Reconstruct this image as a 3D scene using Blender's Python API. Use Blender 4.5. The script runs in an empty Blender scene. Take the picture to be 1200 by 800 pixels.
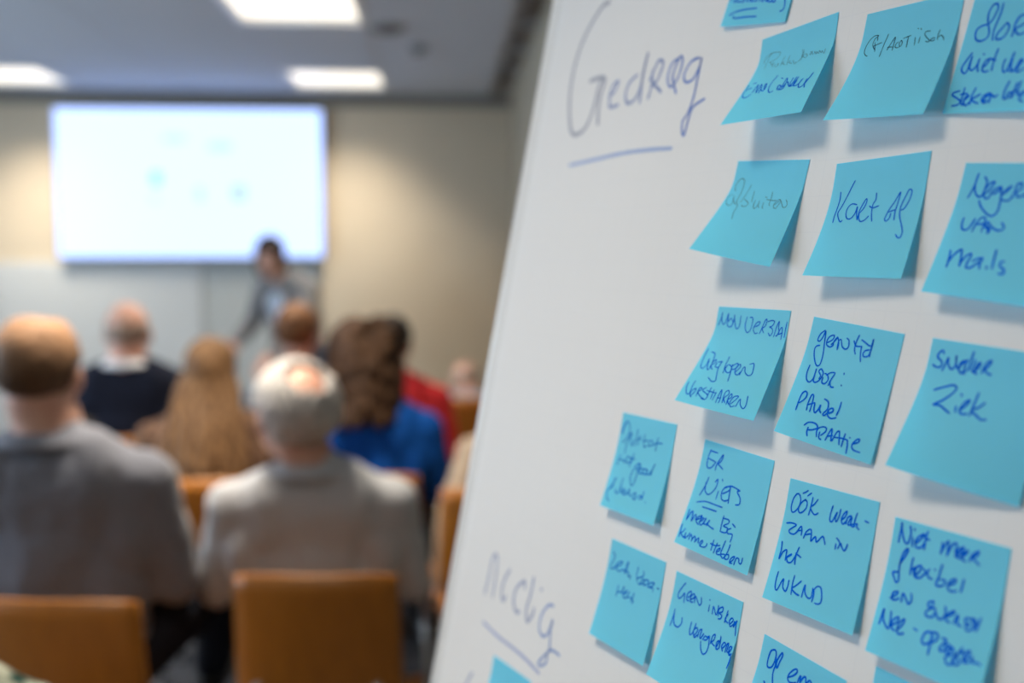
import bpy, bmesh, math, random
from mathutils import Vector, Matrix, Euler, noise
import numpy as np
C = bpy.context.collection
SC = bpy.context.scene
PI = math.pi
rnd = random.Random(7)

# ------------------------------------------------------------------ camera
cam = bpy.data.cameras.new('camera')
cam.sensor_width = 36; cam.lens = 35; cam.clip_start = 0.02
cam.dof.use_dof = True
cam.dof.focus_distance = 0.665
cam.dof.aperture_fstop = 2.5
cam_o = bpy.data.objects.new('camera', cam); C.objects.link(cam_o)
cam_o.location = (0, 0, 1.5)
cam_o.rotation_euler = (math.radians(90 - 4.9), 0, math.radians(-3.92))
SC.camera = cam_o

# ------------------------------------------------------------------ world and light
SC.view_settings.view_transform = 'Standard'
SC.view_settings.look = 'None'
SC.view_settings.gamma = 1
SC.view_settings.use_curve_mapping = False
SC.view_settings.exposure = 0.06
SC.cycles.max_bounces = 8
SC.cycles.sample_clamp_indirect = 4.0
w = bpy.data.worlds.new('daylight'); SC.world = w; w.use_nodes = True
w.node_tree.nodes['Background'].inputs[0].default_value = (0.62, 0.78, 1.0, 1)
w.node_tree.nodes['Background'].inputs[1].default_value = 1.5

def area(name, loc, rot, sx, sy, power, col, spread=180):
    l = bpy.data.lights.new(name, 'AREA'); l.shape = 'RECTANGLE'; l.size = sx; l.size_y = sy
    l.energy = power; l.color = col; l.spread = math.radians(spread)
    o = bpy.data.objects.new(name, l); C.objects.link(o); o.location = loc; o.rotation_euler = rot
    return o
COOL = (0.63, 0.815, 1.0)
# daylight entering through the windows of the left wall
WIN_Y = [(1.3, 2.8), (3.2, 4.7)]
for a, b in WIN_Y:
    area('window_daylight', (-4.62, (a + b) / 2, 1.55), (0, -PI / 2, 0), 1.4, 1.4, 70, COOL)
WARM = (1.0, 0.87, 0.70)
LAMP_X = (-2.66, -0.66); LAMP_Y = (0.62, 2.6, 4.6, 6.42)
CEIL = 2.6

# ------------------------------------------------------------------ helpers
def mat(name, col, rough=0.6, metal=0.0, noise_amt=0.0, nscale=20, bump=0.0, bscale=80, spec=0.5, col2=None, emit=None, estr=1.0, wave=None, sheen=0.0):
    m = bpy.data.materials.new(name); m.use_nodes = True
    nt = m.node_tree; b = nt.nodes['Principled BSDF']
    b.inputs['Base Color'].default_value = (*col, 1); b.inputs['Roughness'].default_value = rough
    b.inputs['Metallic'].default_value = metal; b.inputs['Specular IOR Level'].default_value = spec
    if sheen: b.inputs['Sheen Weight'].default_value = sheen
    tc = nt.nodes.new('ShaderNodeTexCoord')
    if noise_amt or col2:
        n = nt.nodes.new('ShaderNodeTexNoise'); n.inputs['Scale'].default_value = nscale; n.inputs['Detail'].default_value = 5
        nt.links.new(tc.outputs['Object'], n.inputs['Vector'])
        src = n.outputs['Fac']
        if wave:
            mp = nt.nodes.new('ShaderNodeMapping'); mp.inputs['Scale'].default_value = wave
            nt.links.new(tc.outputs['Object'], mp.inputs['Vector']); nt.links.new(mp.outputs['Vector'], n.inputs['Vector'])
        r = nt.nodes.new('ShaderNodeValToRGB')
        c2 = col2 if col2 else tuple(max(0, c * (1 - noise_amt)) for c in col)
        r.color_ramp.elements[0].position = .38; r.color_ramp.elements[1].position = .62
        r.color_ramp.elements[0].color = (*c2, 1); r.color_ramp.elements[1].color = (*col, 1)
        nt.links.new(src, r.inputs['Fac']); nt.links.new(r.outputs['Color'], b.inputs['Base Color'])
    if bump:
        n2 = nt.nodes.new('ShaderNodeTexNoise'); n2.inputs['Scale'].default_value = bscale; n2.inputs['Detail'].default_value = 4
        nt.links.new(tc.outputs['Object'], n2.inputs['Vector'])
        bp = nt.nodes.new('ShaderNodeBump'); bp.inputs['Strength'].default_value = bump; bp.inputs['Distance'].default_value = .01
        nt.links.new(n2.outputs['Fac'], bp.inputs['Height']); nt.links.new(bp.outputs['Normal'], b.inputs['Normal'])
    if emit:
        b.inputs['Emission Color'].default_value = (*emit, 1); b.inputs['Emission Strength'].default_value = estr
    return m

def srgb(r, g, b):
    f = lambda c: (c / 255 / 12.92) if c / 255 <= .04045 else ((c / 255 + .055) / 1.055) ** 2.4
    return (f(r), f(g), f(b))

def obj(name, bm, m, parent=None, smooth=False, label=None, kind=None):
    me = bpy.data.meshes.new(name); bm.normal_update(); bm.to_mesh(me); bm.free()
    o = bpy.data.objects.new(name, me); C.objects.link(o)
    if m: me.materials.append(m)
    if smooth:
        me.polygons.foreach_set('use_smooth', [True] * len(me.polygons))
    if parent: o.parent = parent
    if label: o['label'] = label
    if kind: o['kind'] = kind
    return o

def thing(name, label, cat, loc=(0, 0, 0), rotz=0, group=None):
    o = bpy.data.objects.new(name, None); C.objects.link(o); o.empty_display_size = .1
    o.location = loc; o.rotation_euler = (0, 0, rotz); o['label'] = label; o['category'] = cat
    if group: o['group'] = group
    return o
def tag(o, label, cat, group=None):
    o['label'] = label; o['category'] = cat
    if group: o['group'] = group
    return o

def box(bm, x0, x1, y0, y1, z0, z1, bev=0.0, M=None):
    r = bmesh.ops.create_cube(bm, size=1)
    vs = r['verts']
    for v in vs:
        v.co = Vector(((x0 + x1) / 2 + v.co.x * (x1 - x0), (y0 + y1) / 2 + v.co.y * (y1 - y0), (z0 + z1) / 2 + v.co.z * (z1 - z0)))
    if bev:
        es = list({e for v in vs for e in v.link_edges})
        rr = bmesh.ops.bevel(bm, geom=es, offset=bev, segments=2, affect='EDGES', profile=.5)
        vs = list({v for f in rr['faces'] for v in f.verts} | {v for v in vs if v.is_valid})
    if M is not None:
        for v in vs: v.co = M @ v.co
    return vs

def tube(bm, pts, r, seg=10, close=True):
    """a round bar through pts; r a number or one per point"""
    pts = [Vector(p) for p in pts]; n = len(pts)
    rs = r if isinstance(r, (list, tuple)) else [r] * n
    rings = []
    up = None
    for i, p in enumerate(pts):
        d = (pts[min(i + 1, n - 1)] - pts[max(i - 1, 0)]).normalized()
        if up is None:
            up = d.orthogonal().normalized()
        else:
            up = (up - d * up.dot(d)).normalized()
        s = d.cross(up)
        rings.append([bm.verts.new(p + (up * math.cos(2 * PI * k / seg) + s * math.sin(2 * PI * k / seg)) * rs[i]) for k in range(seg)])
    for a, b in zip(rings, rings[1:]):
        for k in range(seg):
            bm.faces.new((a[k], a[(k + 1) % seg], b[(k + 1) % seg], b[k]))
    if close:
        bm.faces.new(rings[0][::-1]); bm.faces.new(rings[-1])

def ball(bm, c, r, rot=None, seg=14, rings=9):
    """an ellipsoid: centre, radii, rotation"""
    if not isinstance(r, (list, tuple)): r = (r, r, r)
    M = Matrix.Translation(c) @ ((rot.to_matrix().to_4x4()) if rot else Matrix.Identity(4)) @ Matrix.Diagonal((*r, 1))
    top = bm.verts.new(M @ Vector((0, 0, 1))); bot = bm.verts.new(M @ Vector((0, 0, -1)))
    rr = [[bm.verts.new(M @ Vector((math.sin(PI * j / rings) * math.cos(2 * PI * k / seg), math.sin(PI * j / rings) * math.sin(2 * PI * k / seg), math.cos(PI * j / rings)))) for k in range(seg)] for j in range(1, rings)]
    for k in range(seg):
        k2 = (k + 1) % seg
        bm.faces.new((top, rr[0][k], rr[0][k2])); bm.faces.new((bot, rr[-1][k2], rr[-1][k]))
        for a, b in zip(rr, rr[1:]): bm.faces.new((a[k], b[k], b[k2], a[k2]))

def limb(bm, pr, seg=12):
    """tapered capsules through [(point, radius), ...]"""
    for p, r in pr: ball(bm, p, r, seg=seg, rings=8)
    for (a, ra), (b, rb) in zip(pr, pr[1:]):
        tube(bm, [a, b], [ra, rb], seg)

def grown(name, bm, vox, m, parent=None, it=4, disp=0.0, dscale=.12, decimate=None, fac=.5):
    """closed shapes merged into one continuous skin (voxel remesh), smoothed"""
    me = bpy.data.meshes.new('src'); bm.to_mesh(me); bm.free()
    o = bpy.data.objects.new('src', me); C.objects.link(o)
    r = o.modifiers.new('r', 'REMESH'); r.mode = 'VOXEL'; r.voxel_size = vox
    s = o.modifiers.new('s', 'SMOOTH'); s.iterations = it; s.factor = fac
    if disp:
        t = bpy.data.textures.get('folds%.3f' % dscale) or bpy.data.textures.new('folds%.3f' % dscale, 'CLOUDS')
        t.noise_scale = dscale; t.noise_depth = 2
        d = o.modifiers.new('d', 'DISPLACE'); d.texture = t; d.strength = disp; d.mid_level = .5
    if decimate:
        dd = o.modifiers.new('dd', 'DECIMATE'); dd.ratio = decimate
    dg = bpy.context.evaluated_depsgraph_get()
    me2 = bpy.data.meshes.new_from_object(o.evaluated_get(dg), depsgraph=dg)
    me2.name = name
    bpy.data.objects.remove(o); bpy.data.meshes.remove(me)
    o2 = bpy.data.objects.new(name, me2); C.objects.link(o2)
    me2.materials.clear(); me2.materials.append(m)
    me2.polygons.foreach_set('use_smooth', [True] * len(me2.polygons))
    if parent: o2.parent = parent
    return o2

# ------------------------------------------------------------------ room
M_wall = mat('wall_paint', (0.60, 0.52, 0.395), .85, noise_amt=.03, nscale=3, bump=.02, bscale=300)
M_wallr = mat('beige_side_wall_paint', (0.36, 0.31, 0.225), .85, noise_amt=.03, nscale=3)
M_wall2 = mat('light_wall_paint', (0.62, 0.62, 0.60), .8, noise_amt=.02, nscale=3)
M_ceil = mat('ceiling_tile_mineral', (0.50, 0.54, 0.59), .95, noise_amt=.05, nscale=60, bump=.1, bscale=400)
M_grid = mat('ceiling_grid_metal', (0.42, 0.43, 0.44), .5)
M_floor = mat('grey_carpet', (0.10, 0.10, 0.11), .95, noise_amt=.4, nscale=300, bump=.4, bscale=500)
M_white = mat('white_lacquer', (.75, .76, .76), .35)
M_alu = mat('brushed_aluminium', (.62, .63, .65), .35, metal=.9)
M_glass = bpy.data.materials.new('window_glass'); M_glass.use_nodes = True
_nt = M_glass.node_tree; _nt.nodes.remove(_nt.nodes['Principled BSDF'])
_g = _nt.nodes.new('ShaderNodeBsdfGlass'); _t = _nt.nodes.new('ShaderNodeBsdfTransparent'); _m = _nt.nodes.new('ShaderNodeMixShader')
_m.inputs[0].default_value = .9
_nt.links.new(_g.outputs[0], _m.inputs[1]); _nt.links.new(_t.outputs[0], _m.inputs[2])
_nt.links.new(_m.outputs[0], _nt.nodes['Material Output'].inputs['Surface'])

X0, X1, XJ, Y0, Y1, YJ = -4.5, 0.47, 1.0, -1.6, 7.0, 3.5
def struct(name, bm, m, parent=None):
    return obj(name, bm, m, parent, kind=None if parent else 'structure')
bm = bmesh.new(); box(bm, X0 - .15, XJ + .15, Y0 - .15, Y1 + .15, -.1, 0); struct('floor', bm, M_floor)
bm = bmesh.new(); box(bm, X0 - .15, X1 + .15, Y1, Y1 + .15, 0, 2.75); struct('wall_back', bm, M_wall)
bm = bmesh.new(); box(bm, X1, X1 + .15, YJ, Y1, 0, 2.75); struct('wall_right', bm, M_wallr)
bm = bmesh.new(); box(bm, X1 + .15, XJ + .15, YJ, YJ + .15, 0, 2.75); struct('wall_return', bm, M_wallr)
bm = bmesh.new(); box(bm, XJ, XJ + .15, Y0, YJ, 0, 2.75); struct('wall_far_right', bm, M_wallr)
bm = bmesh.new(); box(bm, X0 - .15, XJ + .15, Y0 - .15, Y0, 0, 2.75); struct('wall_front', bm, M_wall)
bm = bmesh.new()
box(bm, X0 - .15, X0, Y0, Y1, 0, .85); box(bm, X0 - .15, X0, Y0, Y1, 2.3, 2.75)
ys = [Y0] + [v for ab in WIN_Y for v in ab] + [Y1]
for i in range(0, len(ys), 2): box(bm, X0 - .15, X0, ys[i], ys[i + 1], .85, 2.3)
struct('wall_left', bm, M_wall2)
for i, (a, b) in enumerate(WIN_Y):
    bm = bmesh.new()
    for (y0, y1, z0, z1) in ((a, b, .85, .91), (a, b, 2.24, 2.3), (a, a + .06, .91, 2.24), (b - .06, b, .91, 2.24)):
        box(bm, X0 - .1, X0 - .03, y0, y1, z0, z1)
    wn = struct('window_%d' % (i + 1), bm, M_white)
    bm = bmesh.new(); box(bm, X0 - .075, X0 - .065, a + .06, b - .06, .91, 2.24); obj('pane', bm, M_glass, wn)
    bm = bmesh.new(); box(bm, X0 - .02, X0 + .12, a - .04, b + .04, .81, .85, .006); obj('window_sill', bm, M_white, wn)
for nm, bx in (('baseboard_back', (X0, X1, Y1 - .015, Y1, 0, .07)), ('baseboard_right', (X1 - .015, X1, YJ, Y1 - .015, 0, .07)), ('baseboard_left', (X0, X0 + .015, Y0, Y1 - .015, 0, .07))):
    bm = bmesh.new(); box(bm, *bx, .003); struct(nm, bm, M_white)
# slightly proud pale wall panels below the display, with a joint between them
M_panel = mat('pale_wall_panel', (0.56, 0.585, 0.585), .55, noise_amt=.02, nscale=2)
M_panel2 = mat('grey_wall_panel', (0.46, 0.49, 0.48), .55, noise_amt=.02, nscale=2)
for i, (a, b, dep) in enumerate(((-4.48, -3.05, .03), (-3.035, -1.655, .03), (-1.64, -0.86, .022))):
    bm = bmesh.new(); box(bm, a, b, Y1 - dep, Y1, .075, 1.46, .003); struct('trim_%d' % (i + 1), bm, M_panel if i < 2 else M_panel2)

M_topshade = mat('wall_top_shade', (.20, .19, .17), .6)
bm = bmesh.new(); box(bm, X0, X1, Y1 - .03, Y1, 2.52, 2.60); struct('trim_4', bm, M_topshade)  # dark strip added to stand in for the shade along the wall top
# ceiling: slab, grid bars, tiles, with the lamp housings set in
bm = bmesh.new(); box(bm, X0 - .15, XJ + .15, Y0 - .15, Y1 + .15, 2.76, 2.86); ceiling = struct('ceiling', bm, M_ceil)
LW = .30
def in_lamp(x, y):
    return any(abs(x - lx) < .29 and abs(y - ly) < .29 for lx in LAMP_X for ly in LAMP_Y)
def edges(lo, hi, centres, step=.6):
    e = {round(lo, 3), round(hi, 3)}
    for c in centres: e |= {round(c - .3, 3), round(c + .3, 3)}
    e = sorted(e); out = [e[0]]
    for a, b in zip(e, e[1:]):
        n = max(1, round((b - a) / step))
        out += [a + (b - a) * k / n for k in range(1, n + 1)]
    return out
EX = edges(X0, XJ, LAMP_X); EY = edges(Y0, Y1, LAMP_Y)
for xa, xb in zip(EX, EX[1:]):
    for ya, yb in zip(EY, EY[1:]):
        if in_lamp((xa + xb) / 2, (ya + yb) / 2): continue
        if (xa + xb) / 2 > X1 and (ya + yb) / 2 > YJ + .2: continue
        bm = bmesh.new(); box(bm, xa + .008, xb - .008, ya + .008, yb - .008, CEIL, CEIL + .02)
        obj('ceiling_tile', bm, M_ceil, ceiling)
bm = bmesh.new()
for x in EX[1:-1]: box(bm, x - .012, x + .012, Y0, Y1, CEIL + .003, CEIL + .03)
for y in EY[1:-1]: box(bm, X0, XJ, y - .012, y + .012, CEIL + .003, CEIL + .03)
g_ = obj('ceiling_grid', bm, M_grid, ceiling)

M_diff = mat('lamp_diffuser', (.9, .9, .88), .4, emit=(1.0, .90, .74), estr=1.35)
LABL = {(-0.66, 6.42): 'small-looking square ceiling lamp in front of the display\'s right corner', (-2.66, 6.42): 'square ceiling lamp cut by the left edge of the photo',
        (-0.66, 4.6): 'largest square ceiling lamp, cut by the top edge above the display', (-2.66, 4.6): 'square ceiling lamp out of view, left of the lamp at the top edge',
        (-0.66, 2.6): 'square ceiling lamp out of view above the grey-haired man', (-2.66, 2.6): 'square ceiling lamp out of view, left row, nearer than the bald man',
        (-0.66, 0.62): 'square ceiling lamp out of view, lighting the flip chart', (-2.66, 0.62): 'square ceiling lamp out of view in the near left of the room'}
def ceiling_lamp(lx, ly, power):
    lab = LABL[(lx, ly)]
    t = thing('ceiling_lamp', lab, 'lamp', (lx, ly, CEIL), 0, 'square recessed ceiling lamps')
    bm = bmesh.new()
    for (a, b, c, d) in ((-.3, .3, -.3, -.27), (-.3, .3, .27, .3), (-.3, -.27, -.27, .27), (.27, .3, -.27, .27)):
        box(bm, a, b, c, d, -.004, .06)
    obj('lamp_frame', bm, M_white, t)
    bm = bmesh.new(); box(bm, -.27, .27, -.27, .27, .02, .03); obj('diffuser', bm, M_diff, t)
    l = area('ceiling_lamp_light', (lx, ly, CEIL + .015), (0, 0, 0), .42, .42, power, WARM, 106)
    return t
LAMP_P = {6.42: 20, 4.6: 24, 2.6: 30, .62: 10.5}
for lx in LAMP_X:
    for ly in LAMP_Y: ceiling_lamp(lx, ly, LAMP_P[ly] * (.8 if (lx > -1 and ly > 6) else 1))

# smoke detector on the ceiling
M_dark = mat('dark_plastic', (.03, .03, .035), .5)
M_grey = mat('mid_grey_plastic', (.22, .22, .23), .6)
t = thing('ceiling_speaker', 'round dark ceiling speaker just right of the ceiling lamps', 'speaker', (-.27, 4.95, CEIL))
bm = bmesh.new(); bmesh.ops.create_cone(bm, cap_ends=True, segments=32, radius1=.085, radius2=.095, depth=.014, matrix=Matrix.Translation((0, 0, -.007))); obj('speaker_rim', bm, M_grey, t)
bm = bmesh.new(); bmesh.ops.create_cone(bm, cap_ends=True, segments=32, radius1=.06, radius2=.07, depth=.008, matrix=Matrix.Translation((0, 0, -.018))); obj('grille', bm, M_dark, t)
t = thing('smoke_detector', 'small round grey smoke detector on the ceiling, behind the round speaker', 'detector', (-.13, 5.39, CEIL))
bm = bmesh.new(); bmesh.ops.create_cone(bm, cap_ends=True, segments=28, radius1=.035, radius2=.055, depth=.03, matrix=Matrix.Translation((0, 0, -.015))); obj('detector_body', bm, M_grey, t, True)
bm = bmesh.new(); bmesh.ops.create_cone(bm, cap_ends=True, segments=20, radius1=.018, radius2=.022, depth=.012, matrix=Matrix.Translation((0, 0, -.035))); obj('sensor', bm, M_dark, t)

# ------------------------------------------------------------------ display on the back wall
DX, DZ, DW, DH = -1.70, 1.985, 1.775, 1.01
t = thing('wall_display', 'large bright wall-mounted display showing a pale slide', 'screen', (DX, Y1, DZ))
M_bez = mat('display_bezel', (.06, .065, .075), .4)
bm = bmesh.new(); box(bm, -DW / 2, DW / 2, -.085, -.03, -DH / 2, DH / 2, .006); obj('housing', bm, M_bez, t)
bm = bmesh.new(); box(bm, -.35, .35, -.03, 0, -.25, .25); obj('wall_bracket', bm, M_dark, t)
M_scr = mat('lit_screen', (.02, .02, .02), .3, emit=(0.84, 1.14, 2.05), estr=1.0)
bm = bmesh.new(); box(bm, -DW / 2 + .008, DW / 2 - .008, -.088, -.085, -DH / 2 + .012, DH / 2 - .008); scr = obj('screen_panel', bm, M_scr, t)
def slide_mark(x, z, wx, hz, col, s, name='slide_mark'):
    m = mat(name + '_ink', (.02, .02, .02), .3, emit=col, estr=s)
    bm = bmesh.new()
    vs = [bm.verts.new((x + wx / 2 * math.copysign(abs(math.cos(a)) ** .6, math.cos(a)), -.0885, z + hz / 2 * math.copysign(abs(math.sin(a)) ** .6, math.sin(a)))) for a in [2 * PI * k / 24 for k in range(24)]]
    bm.faces.new(vs); obj(name, bm, m, scr)
# position on the slide in metres from its centre
slide_mark(-.225, .035, .075, .10, (.40, .95, .86), 0.85)
slide_mark(-.24, -.10, .05, .05, (.70, .92, 1.2), 0.92)
slide_mark(.06, -.07, .06, .10, (.66, .88, 1.25), 0.92)
slide_mark(.32, -.06, .10, .11, (.60, .82, 1.15), 0.92)
slide_mark(-.10, .30, .16, .06, (.68, .90, 1.3), 0.96)
slide_mark(.20, .25, .17, .07, (.66, .88, 1.3), 0.96)

# ------------------------------------------------------------------ chairs
M_wood = mat('stained_beech_veneer', srgb(160, 98, 24), .42, noise_amt=.14, nscale=6, wave=(14, 14, .9), bump=.02)
M_steel = mat('satin_steel', (.55, .55, .56), .3, metal=.95)
def shell_back(bm, w0=.172, w1=.180, z0=.50, z1=.845, n=12, mz=8, th=.011):
    g = []
    for side in (0, 1):
        rows = []
        for j in range(mz + 1):
            q = j / mz; z = z0 + (z1 - z0) * q
            hw = w1 + (w0 - w1) * q
            row = []
            for i in range(n + 1):
                s = -1 + 2 * i / n
                zz = z - (.010 * abs(s) ** 4 if j == mz else 0) + (.02 * abs(s) ** 4 if j == 0 else 0)
                y = -.205 - .13 * (z - z0) + .030 * s * s - side * th
                row.append(bm.verts.new((s * hw, y, zz)))
            rows.append(row)
        g.append(rows)
    F, B = g
    for j in range(mz):
        for i in range(n):
            bm.faces.new((F[j][i], F[j + 1][i], F[j + 1][i + 1], F[j][i + 1]))
            bm.faces.new((B[j][i], B[j][i + 1], B[j + 1][i + 1], B[j + 1][i]))
    for i in range(n):
        bm.faces.new((F[0][i], F[0][i + 1], B[0][i + 1], B[0][i])); bm.faces.new((F[mz][i], B[mz][i], B[mz][i + 1], F[mz][i + 1]))
    for j in range(mz):
        bm.faces.new((F[j][0], B[j][0], B[j + 1][0], F[j + 1][0])); bm.faces.new((F[j][n], F[j + 1][n], B[j + 1][n], B[j][n]))
def shell_seat(bm, n=12):
    g = []
    for side in (0, 1):
        rows = []
        for j in range(11):
            q = j / 10; y = -.19 + .40 * q
            row = []
            for i in range(n + 1):
                s = -1 + 2 * i / n
                z = .445 + .008 * s * s - .02 * max(0, q - .75) / .25 - side * .012 + (.012 * (1 - q / .25) if q < .25 else 0)
                hw = .185 + .02 * q - (.02 * abs(q - .5) * 2) ** 1
                row.append(bm.verts.new((s * hw, y, z)))
            rows.append(row)
        g.append(rows)
    F, B = g
    for j in range(10):
        for i in range(n):
            bm.faces.new((F[j][i], F[j][i + 1], F[j + 1][i + 1], F[j + 1][i])); bm.faces.new((B[j][i], B[j + 1][i], B[j + 1][i + 1], B[j][i + 1]))
    for i in range(n):
        bm.faces.new((F[0][i], B[0][i], B[0][i + 1], F[0][i + 1])); bm.faces.new((F[10][i], F[10][i + 1], B[10][i + 1], B[10][i]))
    for j in range(10):
        bm.faces.new((F[j][0], F[j + 1][0], B[j + 1][0], B[j][0])); bm.faces.new((F[j][n], B[j][n], B[j + 1][n], F[j + 1][n]))
def make_chair():
    t = thing('stacking_chair', '', 'chair', (0, 0, 0), 0, 'brown wooden shell chairs of the audience')
    bm = bmesh.new(); shell_back(bm); obj('backrest', bm, M_wood, t, True)
    bm = bmesh.new(); shell_seat(bm); obj('seat', bm, M_wood, t, True)
    for sx in (-1, 1):
        bm = bmesh.new(); tube(bm, [(sx * .165, .17, .428), (sx * .185, .20, .30), (sx * .205, .235, .008)], .010, 12); lg = obj('leg', bm, M_steel, t, True)
        bm = bmesh.new(); tube(bm, [(sx * .205, .235, .0), (sx * .2045, .234, .03)], .0125, 12); obj('foot_cap', bm, M_dark, lg, True)
        bm = bmesh.new(); tube(bm, [(sx * .165, -.12, .428), (sx * .185, -.18, .28), (sx * .205, -.26, .008)], .010, 12); lg = obj('leg', bm, M_steel, t, True)
        bm = bmesh.new(); tube(bm, [(sx * .205, -.26, .0), (sx * .2045, -.257, .03)], .0125, 12); obj('foot_cap', bm, M_dark, lg, True)
        bm = bmesh.new(); tube(bm, [(sx * .12, .10, .428), (sx * .125, -.14, .426), (sx * .128, -.213, .47), (sx * .128, -.226, .60)], .009, 10); obj('back_support', bm, M_steel, t, True)
    for yy in (.17, -.12):
        bm = bmesh.new(); tube(bm, [(-.165, yy, .426), (.165, yy, .426)], .010, 12); obj('cross_bar', bm, M_steel, t, True)
    for sx in (-1, 1):
        bm = bmesh.new(); ball(bm, (sx * .128, -.236, .575), (.011, .006, .011)); obj('screw', bm, M_steel, t, True)
    return t
def copy_tree(o, parent=None):
    c = o.copy(); C.objects.link(c); c.parent = parent
    for ch in list(o.children): copy_tree(ch, c)
    return c
chair0 = make_chair()
chairs = [
    ((-.735, 2.16, 0), -7, 'near left wooden chair, cut by the left edge, under the man in the slate-grey jacket'),
    ((-.255, 2.28, 0), -4, 'wooden chair nearest the flip chart, whole backrest in view, under the grey-haired man'),
    ((-.765, 3.2, 0), 3, 'wooden chair of the woman with long blond hair, backrest seen between the two near men'),
    ((-.225, 3.24, 0), -6, 'wooden chair under the person in the cobalt blue sweater'),
    ((.175, 3.02, 0), -4, 'wooden chair under the person in beige beside the flip chart edge'),
    ((-1.19, 3.92, 0), 2, 'wooden chair under the bald man in the navy sweater'),
    ((-.60, 4.1, 0), 0, 'wooden chair under the short auburn-haired person before the presenter'),
    ((-.19, 3.98, 0), -4, 'wooden chair under the person in the red sweater'),
    ((.205, 4.85, 0), -8, 'farthest wooden chair, under the person in grey-blue near the corner'),
    ((-.72, 1.12, 0), 0, 'wooden chair out of view in the bottom left corner, under the person in patterned clothes'),
]
for i, (loc, rz, lab) in enumerate(chairs):
    c = chair0 if i == 0 else copy_tree(chair0)
    c.location = loc; c.rotation_euler = (0, 0, math.radians(rz)); c['label'] = lab

# ------------------------------------------------------------------ people
def skin(name, col, col2):
    return mat(name, col, .5, col2=col2, nscale=9, bump=.03, bscale=250, spec=.4)
M_sk1 = skin('skin_rosy', (.60, .37, .28), (.52, .27, .20))
M_sk2 = skin('skin_fair', (.62, .37, .27), (.55, .30, .21))
M_eye = mat('eye_white', (.8, .78, .75), .2); M_iris = mat('iris', (.05, .03, .02), .2)

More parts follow.
